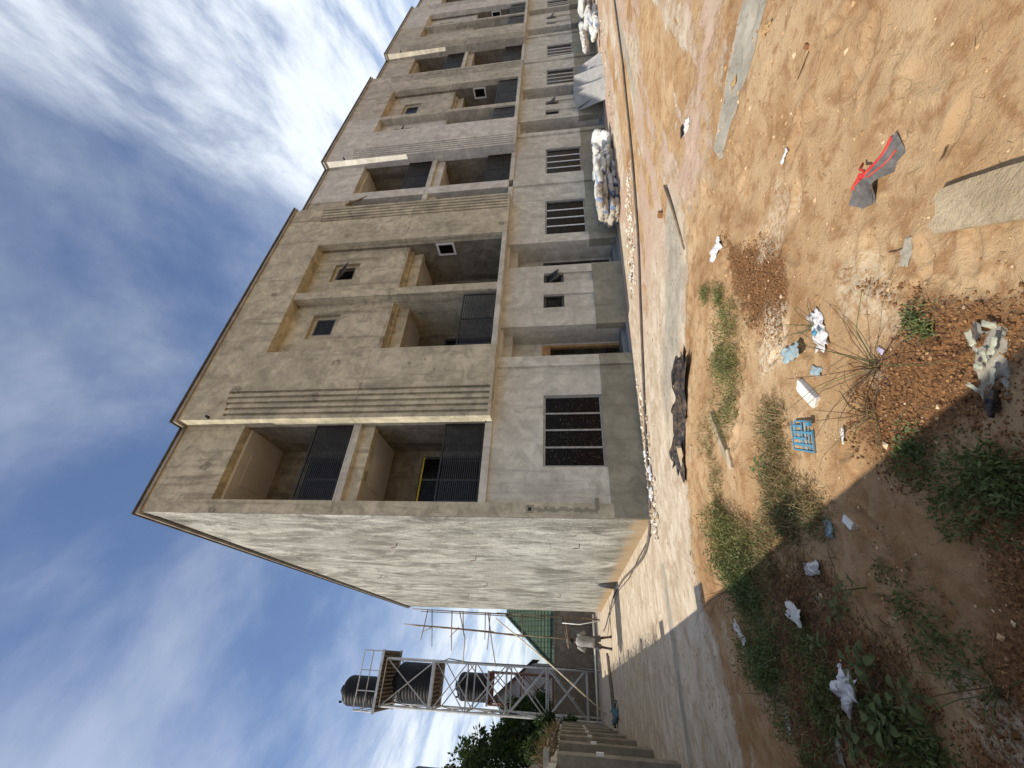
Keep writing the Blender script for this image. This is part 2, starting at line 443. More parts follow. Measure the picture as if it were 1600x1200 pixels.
damp_dark = np.maximum(sstep(poly_sd(X, Y, BROWN) + wob * 0.6, -0.1, 0.25), sstep(fbm(X * 0.8 + 11, Y * 0.8, 4), 0.56, 0.74) * 0.8)
damp_dark = np.maximum(damp_dark, sstep(-1.2 - X + 0.5 * wob, 0, 0.9) * (Y < ya) * 0.6)  # earth also set darker towards the side wall
grit = sstep(poly_sd(X, Y, GRIT) + wob * 0.5, -0.08, 0.08)
grit = np.maximum(grit, 0.6 * sstep(fbm(X * 1.9 + 31, Y * 1.9, 4), 0.66, 0.76) * (1 - conc))
for nm, (a, b, c) in {'surface_a': (conc, pink, greys), 'surface_b': (soil, damp_dark, grit)}.items():
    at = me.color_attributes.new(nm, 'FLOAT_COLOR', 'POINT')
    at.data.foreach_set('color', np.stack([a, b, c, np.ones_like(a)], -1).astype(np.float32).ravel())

def ground_mat():
    mt, t, b = material('earth_and_concrete')
    pos = t.n('ShaderNodeNewGeometry').outputs['Position']
    A = t.sep(t.n('ShaderNodeVertexColor', layer_name='surface_a').outputs[0])
    B = t.sep(t.n('ShaderNodeVertexColor', layer_name='surface_b').outputs[0])
    fine = t.noise(pos, 55, 6, 0.72); med = t.noise(pos, 7, 6, 0.62, 0.3); big = t.noise(pos, 1.2, 5, 0.6, 0.4)
    gran = t.noise(pos, 190, 3, 0.7)
    sand = t.mix(t.smooth(big, 0.33, 0.67), (0.40, 0.250, 0.128), (0.53, 0.37, 0.215))
    sand = t.mix(t.smooth(med, 0.46, 0.66, 0, 0.75), sand, (0.29, 0.155, 0.068))
    sand = t.mix(t.smooth(t.noise(pos, 17, 6, 0.7), 0.55, 0.72, 0, 0.45), sand, (0.62, 0.43, 0.24))
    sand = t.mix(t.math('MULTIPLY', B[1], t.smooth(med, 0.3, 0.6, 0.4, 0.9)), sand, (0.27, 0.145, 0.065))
    soilc = t.mix(t.smooth(fine, 0.35, 0.62), (0.085, 0.040, 0.019), (0.29, 0.15, 0.068))
    f = t.math('ADD', B[0], t.math('MULTIPLY', t.math('SUBTRACT', med, 0.5), 1.2), clamp=True)
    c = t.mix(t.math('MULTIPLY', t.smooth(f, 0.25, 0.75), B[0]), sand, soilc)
    c = t.mix(t.smooth(fine, 0.57, 0.72, 0, 0.5), c, (0.15, 0.075, 0.034))
    c = t.mix(t.smooth(gran, 0.63, 0.75, 0, 0.45), c, (0.66, 0.52, 0.34))
    c = t.mix(t.math('MULTIPLY', B[2], t.smooth(t.noise(pos, 26, 5, 0.7), 0.42, 0.56)), c, (0.62, 0.52, 0.38))
    # concrete drive, trowelled along the building, pale to pink
    stv = t.noise(t.mul(pos, (0.8, 1.7, 1)), 1.5, 8, 0.70, 0.8)
    con = t.mix(t.smooth(stv, 0.35, 0.65), (0.44, 0.36, 0.265), (0.60, 0.52, 0.415))
    con = t.mix(t.smooth(t.noise(pos, 2.4, 8, 0.74, 0.8), 0.44, 0.62, 0, 0.8), con, (0.37, 0.275, 0.185))
    con = t.mix(t.math('MULTIPLY', A[1], t.smooth(stv, 0.3, 0.6, 0.35, 0.9)), con, (0.43, 0.295, 0.225))
    con = t.mix(A[2], con, t.mix(t.smooth(t.noise(pos, 4, 7, 0.65), 0.35, 0.65), (0.255, 0.235, 0.195), (0.37, 0.34, 0.28)))
    pit = t.voro(t.vmath('ADD', pos, t.mul(t.noise(pos, 9, 3, 0.5, 0, 1), (0.15, 0.15, 0.15))), 7.0)
    con = t.mix(t.math('MULTIPLY', t.smooth(pit, 0.20, 0.10), t.smooth(t.noise(pos, 0.9, 3), 0.38, 0.60, 0.0, 0.95)), con, (0.14, 0.11, 0.08))
    con = t.mix(t.smooth(fine, 0.54, 0.70, 0, 0.6), con, (0.26, 0.20, 0.14))
    cm = t.math('ADD', A[0], t.math('MULTIPLY', t.math('SUBTRACT', t.noise(pos, 3.0, 7, 0.75), 0.5), 1.5))
    cmask = t.math('MULTIPLY', t.smooth(cm, 0.32, 0.62), t.smooth(A[0], 0.05, 0.25))
    c = t.mix(cmask, c, con)
    t.link(c, b.inputs['Base Color'])
    b.inputs['Roughness'].default_value = 0.95; b.inputs['Specular IOR Level'].default_value = 0.12
    lump = t.noise(pos, 34, 5, 0.65)
    hs = t.math('ADD', t.math('MULTIPLY', fine, 0.55), t.math('ADD', t.math('MULTIPLY', lump, 0.8), t.math('MULTIPLY', gran, 0.22)))
    hs = t.math('ADD', hs, t.math('MULTIPLY', t.math('MULTIPLY', B[0], lump), 1.2))
    hc = t.math('ADD', t.math('MULTIPLY', fine, 0.28), t.math('MULTIPLY', t.smooth(pit, 0.16, 0.06), -0.4))
    mxh = t.n('ShaderNodeMix', data_type='FLOAT')
    t.put(mxh.inputs[0], cmask); t.put(mxh.inputs[2], hs); t.put(mxh.inputs[3], hc)
    bump(t, b, mxh.outputs[0], 0.85, 0.022)
    return mt
me.materials.append(ground_mat())
ground = bpy.data.objects.new('ground', me); COL.objects.link(ground); struct(ground)

# ------------------------------------------------------------------ the terrace building
H = 11.72
building = empty('terrace_building', (0, 0, 0))
tag(building, 'long three-storey terrace of bare unpainted plaster with projecting bays and balconies', 'building')
BP = -0.337          # face of the projecting bays
BACK = 1.65          # back wall of the balconies
XEND = 48.9
ZB = -1.2            # walls run below ground

def pmat(x):
    return M['tan'] if x < 12.66 else M['grey'] if x < 18.7 else M['olive'] if x < 31.0 else M['grey']

def holed(mb, x0, x1, y0, y1, z0, z1, holes):
    """wall with rectangular openings (hx0, hx1, hz0, hz1), sorted by x, not overlapping in x"""
    x = x0
    for hx0, hx1, hz0, hz1 in sorted(holes):
        if hx0 > x: mb.box(x, hx0, y0, y1, z0, z1)
        if hz0 > z0: mb.box(hx0, hx1, y0, y1, z0, hz0)
        if hz1 < z1: mb.box(hx0, hx1, y0, y1, hz1, z1)
        x = hx1
    if x < x1: mb.box(x, x1, y0, y1, z0, z1)
    return mb

# --- shell: end wall with slightly leaning back edge, roof, floors, back wall
mb = MB()
mb.hexa([(0, 0.30, ZB), (0.25, 0.30, ZB), (0, 17.8, ZB), (0.25, 17.8, ZB), (0, 0.30, H), (0.25, 0.30, H), (0, 19.7, H), (0.25, 19.7, H)])
mb.box(-.012, 0, .004, 0.30, ZB, H)   # render carried round the corner pilaster
endw = mb.build('end_wall', M['rough'], building); endw['label'] = 'rough grey cement-rendered end wall with streaks'
part('far_end_wall', M['pale'], building, (XEND - 0.25, XEND, 0.3, 17.4, ZB, H))
part('rear_wall', M['pale'], building, (0.25, XEND - 0.25, 17.4, 17.65, ZB, H - 0.2))
part('roof_slab', M['cement'], building, (0.25, XEND - 0.25, 0.30, 17.4, H - 0.16, H - 0.04))
for z in (3.45, 6.80):
    part('floor_slab', M['cement'], building, (0.25, XEND - 0.25, BACK + 0.2, 17.4, z, z + 0.13))
part('floor_slab', M['cement'], building, (0.25, XEND - 0.25, 0.9, 17.4, -0.35, -0.3))
part('partition_wall', M['pale'], building, (0.25, XEND - 0.25, 6.0, 6.2, -0.3, H - 0.2))

# rebar stubs on the end wall
for y, z in ((2.2, 1.4), (2.6, 6.3), (4.1, 4.4), (9.0, 4.9), (11.5, 2.1), (12.5, 6.4), (8.0, 8.9)):
    MB().tube([(0.05, y, z), (-0.10, y, z + 0.02), (-0.12, y + 0.02, z + 0.16)], 0.012, 5).build('rebar_stub', M['rust'], building)

BAYS = [(2.27, 11.46, 4.45, 9.22, 6.58, 6.87), (14.98, 23.65, 17.30, 21.62, 18.58, 18.88),
        (27.10, 35.84, 29.40, 33.60, 31.2, 31.5), (39.25, 47.95, 41.5, 45.8, 43.5, 43.8)]
GAPS = [[('p', 0, .31), ('c', .31, 2.27)],
        [('c', 11.46, 12.42), ('p', 12.42, 12.90), ('c', 12.90, 14.98)],
        [('c', 23.65, 24.26), ('p', 24.26, 24.72), ('c', 24.72, 27.10)],
        [('c', 35.84, 36.5), ('p', 36.5, 36.95), ('c', 36.95, 39.25)],
        [('c', 47.95, 48.55), ('p', 48.55, 48.9)]]

# --- railings: frame part, one child per horizontal bar
def railing(x0, x1, y, z0, h, nb=19, tilt=0.0):
    fr = MB()
    fr.box(x0, x0 + .035, y - .018, y + .018, z0 + .02, z0 + h); fr.box(x1 - .035, x1, y - .018, y + .018, z0 + .02, z0 + h)
    fr.box(x0 + .035, x1 - .035, y - .02, y + .02, z0 + h - .035, z0 + h); fr.box(x0 + .035, x1 - .035, y - .02, y + .02, z0 + .03, z0 + .06)
    xm = (x0 + x1) / 2
    fr.box(xm - .015, xm + .015, y + .004, y + .03, z0 + .06, z0 + h - .035)
    r = fr.build('railing', M['iron'], building)
    bm = MB().box(x0 + .035, x1 - .035, y - .012, y + .002, 0, .020).mesh('bar', M['iron'])
    st = (h - .10) / nb
    for k in range(nb - 1):
        b = link('bar', bm, r); b.location.z = z0 + .06 + st * (k + 1) - 0.01
    return r

def glazed_door(x0, x1, y, z0, z1, tape=False):
    f = MB(); w = .05
    f.box(x0, x0 + w, y, y + .06, z0, z1); f.box(x1 - w, x1, y, y + .06, z0, z1); f.box(x0 + w, x1 - w, y, y + .06, z1 - w, z1)
    xm = (x0 + x1) / 2; f.box(xm - .025, xm + .025, y, y + .06, z0, z1 - w)
    d = f.build('balcony_door', M['dark_alu'], building)
    if tape: part('tape_strip', M['tape'], d, (x0, x1, y - .012, y - .002, z1 - .05, z1 - .005))
    for a, b in ((x0 + w, xm - .025), (xm + .025, x1 - w)):
        part('pane', M['glass'], d, (a, b, y + .025, y + .035, z0 + .01, z1 - w))
    return d

def cell(x0, x1, zf, zc, ymin, mt, door_side=0):
    """back wall of a balcony with a glazed door"""
    w = x1 - x0
    if w < 0.8:
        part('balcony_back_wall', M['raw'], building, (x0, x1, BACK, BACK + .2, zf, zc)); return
    d0 = x0 + 0.25 * w; d1 = x0 + 0.92 * w
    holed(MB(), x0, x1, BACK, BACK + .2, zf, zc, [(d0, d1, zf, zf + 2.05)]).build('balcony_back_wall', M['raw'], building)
    glazed_door(d0, d1, BACK + .06, zf, zf + 2.05, tape=(x0 < 1 and zf < 5))

def ceiling(x0, x1, y0, y1, z):
    c = part('ceiling', M['gypsum'], building, (x0, x1, y0, y1, z, z + .075))
    w = x1 - x0
    if w > 1.2:
        part('ceiling_panel', M['gypsum'], c, (x0 + .28 * w, x1 - .30 * w, y0 + .3, y1 - .35, z - .012, z))

for gi, gap in enumerate(GAPS):
    gx0, gx1 = gap[0][1], gap[-1][2]
    for kind, x0, x1 in gap:
        mt = pmat((x0 + x1) / 2)
        if kind == 'p':
            part('pilaster', M['grey'] if 12 < x0 < 13 else mt, building, (x0, x1, 0.0 if gi == 0 else -0.012, 0.30, ZB if gi == 0 else 3.60, H))
            if gi: part('party_wall', mt, building, (x0 + .08, x1 - .08, 0.30, BACK + .2, 3.60, H - .2))
            continue
        part('spandrel', mt, building, (x0, x1, 0.0, 0.25, 10.02, H))
        # floor slabs with exposed edges
        part('balcony_slab', M['pale'], building, (x0, x1, 0.0, BACK + .2, 6.78, 6.97))
        part('balcony_beam', mt, building, (x0, x1, 0.13, 0.36, 6.46, 6.78))
        part('balcony_slab', M['pale'], building, (x0, x1, 0.0, BACK + .2, 3.43, 3.60))
        ceiling(x0 + .0, x1, 0.25, BACK, 9.955); ceiling(x0, x1, 0.36, BACK, 6.53)
        cell(x0, x1, 6.97, 9.97, 0, mt); cell(x0, x1, 3.60, 6.57, 0, mt)
        if x1 - x0 > 1.2:
            railing(x0 + .01, x1 - .01, 0.06, 6.99, 1.02); railing(x0 + .01, x1 - .01, 0.06, 3.60, 1.0)
    # metal capping above the recessed part
    cap = part('roof_gutter', M['gutter'], building, (gx0 - (.07 if gi == 0 else -.075), gx1 - (.075 if gi < 4 else 0), -.05, 0.10, H, H + .085))
    part('capping', M['coping'], cap, (gx0 - (.10 if gi == 0 else -.105), gx1 - (.105 if gi < 4 else 0), -.085, 0.12, H + .085, H + .125))
cap = MB().hexa([(-.07, .10, H), (.1, .10, H), (-.07, 19.75, H), (.1, 19.75, H), (-.07, .10, H + .085), (.1, .10, H + .085), (-.07, 19.75, H + .085), (.1, 19.75, H + .085)]).build('roof_gutter', M['gutter'], building)
part('capping', M['coping'], cap, (-.10, .12, .12, 19.78, H + .085, H + .125))
part('drip_edge', M['coping'], cap, (-.03, -.002, .12, 19.68, H - .07, H))

def grooved(x0, x1, g0, g1, mirror, mt, name='bay_wall'):
    """bay wall x0..x1 with five vertical grooves between g0 and g1, their tops in steps"""
    n = 5; w = .082; sp = (g1 - g0 - w) / (n - 1)
    mb = MB(); D = .065
    zt = [10.62 - .035 * (k if not mirror else n - 1 - k) for k in range(n)]
    zt = zt[::-1] if not mirror else zt
    mb.box(x0, x1, BP + D, BP + .25, 3.43, H)
    x = x0
    for k in range(n):
        a = g0 + sp * k
        mb.box(x, a, BP, BP + D, 3.43, H)
        mb.box(a, a + w, BP, BP + D, zt[k], H); mb.box(a, a + w, BP, BP + D, 3.43, 3.50)
        x = a + w
    mb.box(x, x1, BP, BP + D, 3.43, H)
    return mb.build(name, mt, building)

def small_window(x0, x1, z0, z1, y, mat_f, open_=False):
    """frame with one pane; an open sash swings out at the bottom"""
    w = .045; f = MB()
    f.box(x0, x0 + w, y, y + .05, z0, z1); f.box(x1 - w, x1, y, y + .05, z0, z1)
    f.box(x0 + w, x1 - w, y, y + .05, z0, z0 + w); f.box(x0 + w, x1 - w, y, y + .05, z1 - w, z1)
    win = f.build('window', mat_f, building)
    if open_:
        h = z1 - z0 - 2 * w; a = R(38); dy = -h * math.sin(a); dz = h * math.cos(a)
        zt = z1 - w
        p = lambda s, t, d: (x0 + w + s, y + .01 + dy * t + d * math.cos(a), zt - dz * t + d * math.sin(a) * -1)
        wd = x1 - x0 - 2 * w
        sash = MB()
        for s0, s1, t0, t1 in ((0, .035, 0, 1), (wd - .035, wd, 0, 1), (.035, wd - .035, .93, 1), (.035, wd - .035, 0, .07)):
            sash.hexa([p(s0, t0, 0), p(s1, t0, 0), p(s0, t0, .03), p(s1, t0, .03), p(s0, t1, 0), p(s1, t1, 0), p(s0, t1, .03), p(s1, t1, .03)])
        so = sash.build('sash', M['dark_alu'], win)
        MB().hexa([p(.035, .07, .01), p(wd - .035, .07, .01), p(.035, .07, .018), p(wd - .035, .07, .018), p(.035, .93, .01), p(wd - .035, .93, .01), p(.035, .93, .018), p(wd - .035, .93, .018)]).build('pane', M['glass'], win)
    else:
        part('pane', M['glass'], win, (x0 + w, x1 - w, y + .02, y + .03, z0 + w, z1 - w))
    return win

for bi, (b0, b1, r0, r1, f0, f1) in enumerate(BAYS):
    mL, mR = pmat(b0 + 1), pmat(b1 - 1)
    if bi == 2: mL, mR = M['olive'], M['grey']
    grooved(b0, r0, b0 + .10, b0 + .87, True, mL)
    grooved(r1, b1, b1 - .87, b1 - .10, False, mR)
    xm = (f0 + f1) / 2
    for a, b, mt in ((r0, xm, mL), (xm, r1, mR)):
        part('bay_head', mt, building, (a, b, BP, BP + .25, 10.10, H))
        part('recess_soffit', mt, building, (a, b, BP + .25, .20, 10.10, 10.3))
    for a, b, y1 in ((b0, b0 + .2, BACK + .2), (b1 - .2, b1, BACK + .2)):
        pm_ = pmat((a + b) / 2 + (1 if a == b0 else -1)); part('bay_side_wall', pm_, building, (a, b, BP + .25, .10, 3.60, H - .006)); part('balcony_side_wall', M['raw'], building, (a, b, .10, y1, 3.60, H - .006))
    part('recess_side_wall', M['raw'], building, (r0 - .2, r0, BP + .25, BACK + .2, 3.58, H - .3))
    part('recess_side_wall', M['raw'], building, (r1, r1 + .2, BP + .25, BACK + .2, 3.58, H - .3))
    part('bay_soffit', M['pale'], building, (b0 + .01, r0, BP + .25, 0.30, 3.43, 3.58)); part('bay_soffit', M['pale'], building, (r1, b1 - .01, BP + .25, 0.30, 3.43, 3.58))
    part('balcony_slab', M['pale'], building, (r0, r1, BP + .004, BACK + .2, 3.43, 3.575))
    part('dividing_fin', mR if bi == 1 else mL, building, (f0, f1, BP + .03, BACK, 3.575, 10.10))
    for ci, (a, b, mt) in enumerate(((r0, f0, mL), (f1, r1, mR))):
        wd = b - a
        if bi == 0: n0, n1 = ((5.20, 6.17), (7.68, 8.55))[ci]
        else: n0, n1 = a + .28 * wd, a + .70 * wd
        holed(MB(), a, b, .01, .11, 6.87, 10.10, [(n0, n1, 8.50, 9.40)]).build('recess_panel', mt, building)
        iw = n1 - n0
        q0, q1 = n0 + .22 * iw, n1 - .12 * iw
        holed(MB(), a, b, .11, .22, 6.87, 10.10, [(q0, q1, 8.68, 9.30)]).build('recess_panel', mt, building)
        small_window(q0, q1, 8.68, 9.30, .13, M['dark_alu'], open_=(bi == 0 and ci == 1) or (bi == 1 and ci == 0))
        part('beam', mt, building, (a, b, .34, .56, 6.48, 6.80))
        part('floor_slab', mt, building, (a, b, .22, BACK + .2, 6.80, 6.98))
        ceiling(a, b, .56, BACK, 6.54)
        cell(a, b, 3.575, 6.58, 0, mt)
        if not (bi == 0 and ci == 1):
            railing(a + .08, b - .12 if bi == 0 else b - .03, BP + .10, 3.575, 1.0)
    # framed window in the inner side wall of the right-hand balcony
    fw = MB(); x = r1 - .03
    for y0, y1, z0, z1 in ((-.07, .0, 5.30, 5.93), (.36, .43, 5.30, 5.93), (0, .36, 5.30, 5.37), (0, .36, 5.86, 5.93)): fw.box(x, r1, y0, y1, z0, z1)
    win = fw.build('window', M['white_alu'], building)
    part('pane', M['glass'], win, (x + .015, r1, 0, .36, 5.37, 5.86))
    cap = MB().box(b0 - .07, b1 + .07, BP - .05, BP + .25, H, H + .085).box(b0 - .07, b0 + .1, BP + .25, .02, H, H + .085).box(b1 - .1, b1 + .07, BP + .25, .02, H, H + .085).build('roof_gutter', M['gutter'], building)
    MB().box(b0 - .10, b1 + .10, BP - .09, BP + .25, H + .085, H + .125).box(b0 - .10, b0 + .1, BP + .25, .02, H + .085, H + .125).box(b1 - .1, b1 + .10, BP + .25, .02, H + .085, H + .125).build('capping', M['coping'], cap)
    MB().tube([(b0 + .06, BP + .02, 10.85), (b0 + .06, BP - .10, 10.84)], .035, 8).build('spout', M['iron'], building)

# --- ground storey
YW = 0.07
def wall_g(x0, x1, y0, holes=(), mt=None):
    mb = holed(MB(), x0, x1, y0, y0 + .22, .76, 3.43, [(a, b, max(c, .76), d) for a, b, c, d in holes])
    mb.build('ground_wall', mt or M['pale'], building)
    part('plinth', M['cement'], building, (x0, x1, y0 - .014, y0 + .22, ZB, .76))

def casement(x0, x1, z0, z1, y, wear):
    w = .05; f = MB()
    f.box(x0, x0 + w, y, y + .07, z0, z1); f.box(x1 - w, x1, y, y + .07, z0, z1)
    f.box(x0 + w, x1 - w, y, y + .07, z0, z0 + w); f.box(x0 + w, x1 - w, y, y + .07, z1 - w, z1)
    win = f.build('window', M['alu'], building)
    n = 4; pw = (x1 - x0 - 2 * w) / n
    for k in range(1, n):
        xx = x0 + w + pw * k
        part('mullion', M['alu'] if not wear else M['white_alu'], win, (xx - .022, xx + .022, y + .005, y + .065, z0 + w, z1 - w))
    for k in range(n):
        part('pane', M['glass'], win, (x0 + w + pw * k + .022, x0 + w + pw * (k + 1) - .022, y + .03, y + .04, z0 + w, z1 - w))
    part('sill', M['cement'], win, (x0 - .0, x1 + .0, y - .06, y - .004, z0 - .03, z0 + .012))

def porch(x0, x1, wooden, yl):
    yb = .80
    d0, d1 = x0 + .05, x1 - .05
    holed(MB(), x0, x1, yb, yb + .15, ZB, 3.12, [(d0, d1, .08, 2.30)]).build('porch_back_wall', M['pale'], building)
    fm = M['wood'] if wooden else M['dark_alu']
    fr = MB().box(d1 - .06, d1, yb + .02, yb + .13, .08, 2.06).box(d0, d0 + .05, yb + .02, yb + .13, .08, 2.06).box(d0, d1, yb + .015, yb + .135, 2.06, 2.30)
    fr.build('door_frame', fm, building)
    part('porch_beam', M['pale'], building, (x0, x1, .36, yb + .15, 3.12, 3.43))
    part('porch_ceiling', M['gypsum'], building, (x0, x1, .08, .36, 3.36, 3.43))
    g = -.018 * x0
    part('step', M['tile'], building, (x0 + .01, x1 - .01, .22, yb, ZB, g + .17)); part('step', M['tile'], building, (x0 + .01, x1 - .01, -.03, .22, ZB, g + .06))
    part('porch_side_wall', M['pale'], building, (x1, x1 + .2, .22 if wooden is not None and yl > .25 else YW + .22, yb + .15, ZB, 3.43)); part('porch_side_wall', M['pale'], building, (x0 - .2, x0, yl, yb + .15, ZB, 3.43))

def toilet_block(x0, x1, slots):
    mb = holed(MB(), x0, x1, 0.0, .06, .76, 3.43, [(a, b, .76, 2.22) for a, b in slots]); mb.build('stair_block_wall', M['pale'], building)
    mb = holed(MB(), x0, x1, .06, .22, .76, 3.43, [(a, b, 1.62, 2.22) for a, b in slots]); mb.build('stair_block_wall', M['pale'], building)
    part('plinth', M['cement'], building, (x0, x1, -.014, .22, ZB, .76))
    for i, (a, b) in enumerate(slots):
        small_window(a + .004, b - .004, 1.64, 2.20, .09, M['dark_alu'], open_=(i == 1))

def pil_g(x0, x1, y0=0.0):
    part('pilaster', M['pale'], building, (x0, x1, y0, YW + .22, .76, 3.43)); part('plinth', M['cement'], building, (x0, x1, y0 - .014, YW + .22, ZB, .76))

UNITS = [  # window, pilaster, porch, block, slots, porch2, pilaster2, window2, party pilaster
    (.31, (1.15, 3.05), (3.92, 4.25), 5.30, 7.80, ((6.00, 6.54), (7.03, 7.46)), 8.96, 9.2, (9.47, 11.40), (12.42, 12.90)),
    (12.90, (13.22, 15.08), (16.18, 16.44), 17.53, 19.72, ((17.95, 18.42), (18.95, 19.32)), 20.85, 21.08, (21.32, 23.10), (24.25, 24.70)),
    (24.70, (24.80, 26.55), (27.95, 28.24), 29.34, 31.82, ((29.78, 30.21), (30.72, 31.17)), 32.86, 33.05, (33.15, 34.70), (36.5, 36.95)),
    (36.95, (37.1, 38.9), (40.15, 40.42), 41.5, 44.0, ((41.95, 42.4), (42.9, 43.35)), 45.1, 45.3, (45.5, 47.2), (48.5, 48.65))]
part('plinth', M['cement'], building, (0, .31, -.014, -.001, ZB, .72))
for ui, (xs, w1, p1, k0, k1, slots, pe, pe2, w2, pp) in enumerate(UNITS):
    wall_g(xs, p1[0], YW, [(w1[0], w1[1], .79, 2.2)]); casement(w1[0], w1[1], .79, 2.2, YW + .05, ui > 0)
    pil_g(*p1); porch(p1[1], k0, ui == 0, YW + .22)
    toilet_block(k0, k1, slots); porch(k1, pe, False, .22); pil_g(pe, pe2)
    wall_g(pe2, pp[0], YW, [(w2[0], w2[1], .80, 2.2)]); casement(w2[0], w2[1], .80, 2.2, YW + .05, True)
    pil_g(*pp)

# conduit chase cut in the corner pilaster (rough channel with box)
rnd = random.Random(3)
ch = MB()
for k in range(26):
    z = 1.05 + k * .052; ch.box(.13 + rnd.uniform(-.03, .02), .19 + rnd.uniform(-.02, .04), -.006 - rnd.random() * .006, .0, z, z + .05 + rnd.random() * .02)
for k in range(7): ch.box(.17 + k * .035, .21 + k * .035, -.006 - rnd.random() * .005, 0, 1.02 + rnd.uniform(-.02, .02), 1.09 + rnd.uniform(-.01, .02))
ch.box(.08, .26, -.011, 0, 2.38, 2.55); ch.build('wiring_chase', M['cement'], building)
part('socket_box', M['iron'], building, (.135, .205, -.02, -.011, 2.43, 2.50))
# prop leaning in the second balcony
tag(MB().tube([(11.95, -.12, 9.98), (13.15, .12, 8.85)], .035, 7).build('timber_prop', M['bamboo'], None), 'slanting timber prop across the top balcony next to the party pilaster', 'prop')

# ------------------------------------------------------------------ boundary walls
def wx(y): return -4.03 - 0.07 * (y - 2.6)        # inner face of the side wall
def ztop(y): return 2.06 + 0.018 * max(0, y)
side = empty('boundary_wall', (wx(0), 0, 0))
tag(side, 'grey plastered side boundary wall with pilasters and pale coping', 'wall')
ys = list(np.arange(-14.0, 26.8, 2.9))
for a, b in zip(ys[:-1], ys[1:]):
    b2 = min(b, 25.3)
    MB().hexa([(wx(a) - .2, a, ZB), (wx(a) - .04, a, ZB), (wx(b2) - .2, b2, ZB), (wx(b2) - .04, b2, ZB),
               (wx(a) - .2, a, ztop(a) - .12), (wx(a) - .04, a, ztop(a) - .12), (wx(b2) - .2, b2, ztop(b2) - .12), (wx(b2) - .04, b2, ztop(b2) - .12)]).build('wall_panel', M['render_grey'], side)
    MB().hexa([(wx(a) - .27, a + .001, ztop(a) - .12), (wx(a) + .03, a + .001, ztop(a) - .12), (wx(b2) - .27, b2, ztop(b2) - .12), (wx(b2) + .03, b2, ztop(b2) - .12),
               (wx(a) - .27, a + .001, ztop(a)), (wx(a) + .03, a + .001, ztop(a)), (wx(b2) - .27, b2, ztop(b2)), (wx(b2) + .03, b2, ztop(b2))]).build('coping', M['pale'], side)
for y in ys:
    if y > 25.3: continue
    p = part('pilaster', M['render_grey'], side, (wx(y) - .30, wx(y) + .16, y - .17, y + .17, ZB, ztop(y) - .125))
    part('pilaster_cap', M['render_grey'], side, (wx(y) - .32, wx(y) + .19, y - .2, y + .2, ztop(y) + .002, ztop(y) + .10))
    if -1 < y < 16:
        part('wall_lamp', M['white_alu'], side, (wx(y) + .16, wx(y) + .20, y - .05, y + .06, 1.18, 1.30))

back = empty('rear_boundary_wall', (-2.5, 25.5, 0))
tag(back, 'brownish plastered rear boundary wall behind the tank tower', 'wall')
for x0, x1 in ((-5.7, -3.7), (-3.7, -1.9), (-1.9, -.2), (-.2, 3.0)):
    part('wall_panel', M['backwall'], back, (x0 + .004, x1 - .004, 25.4, 25.6, ZB, 2.80))
part('coping', M['render_grey'], back, (-5.75, 3.0, 25.34, 25.66, 2.80, 2.92))
part('kerb', M['cement'], back, (-5.6, -.1, 25.1, 25.4, ZB, .22))
part('wall_lamp', M['white_alu'], back, (-4.45, -4.3, 25.33, 25.4, 1.62, 1.72))
tag(MB().tube([(.2, 21.6, .30), (-1.6, 21.62, .29), (-3.2, 21.6, .30), (-5.3, 21.62, .32)], .05, 8).build('water_pipe', M['pvc'], None, True), 'white plastic pipe running along the foot of the rear wall', 'pipe')

# ------------------------------------------------------------------ water towers and tanks
def ribbed_tank(name, c, r, h, label, tilt=0):
    e = empty(name, c); tag(e, label, 'water tank', 'black plastic water tanks')
    prof = [(r * .97, 0)]
    n = 11
    for k in range(n):
        z0 = h * .80 * k / n; z1 = h * .80 * (k + 1) / n; d = z1 - z0
        prof += [(r * .985, z0 + d * .06), (r, z0 + d * .25), (r, z0 + d * .80), (r * .985, z0 + d * .96)]
    for k in range(1, 7):
        a = k / 6 * math.pi / 2; prof.append((r * (.30 + .67 * math.cos(a)), h * .80 + h * .13 * math.sin(a)))
    MB().lathe(prof, c, 36).build('tank_body', M['tank'], e, True)
    MB().lathe([(r * .34, h * .925), (r * .34, h * .97), (r * .30, h), (.02, h + .01)], c, 24).build('lid', M['tank'], e, True)
    MB().tube([(c[0] - r * .7, c[1] - r * .70, c[2] + h * .86), (c[0] - r * .7, c[1] - r * .80, c[2] + h * .92)], .06, 8).build('inlet', M['tank'], e)
    return e

def lattice(name, label, x0, x1, y0, y1, levels, mat, w, dbl=False):
    e = empty(name, ((x0 + x1) / 2, (y0 + y1) / 2, 0)); tag(e, label, 'tower')
    zt = levels[-1]
    C = [(x0, y0), (x1, y0), (x1, y1), (x0, y1)]
    for x, y in C: MB().bar((x, y, -.3), (x, y, zt), w).build('leg', mat, e)
    for i in range(4):
        (ax, ay), (bx_, by_) = C[i], C[(i + 1) % 4]
        for k, z in enumerate(levels):
            MB().bar((ax, ay, z), (bx_, by_, z), w * .65).build('girt', mat, e)
            if k + 1 < len(levels):
                z2 = levels[k + 1]
                MB().bar((ax, ay, z + .06), (bx_, by_, z2 - .06), w * .48).build('brace', mat, e)
                MB().bar((bx_ , by_ , z + .06), (ax, ay, z2 - .06), w * .48).build('brace', mat, e)
    return e

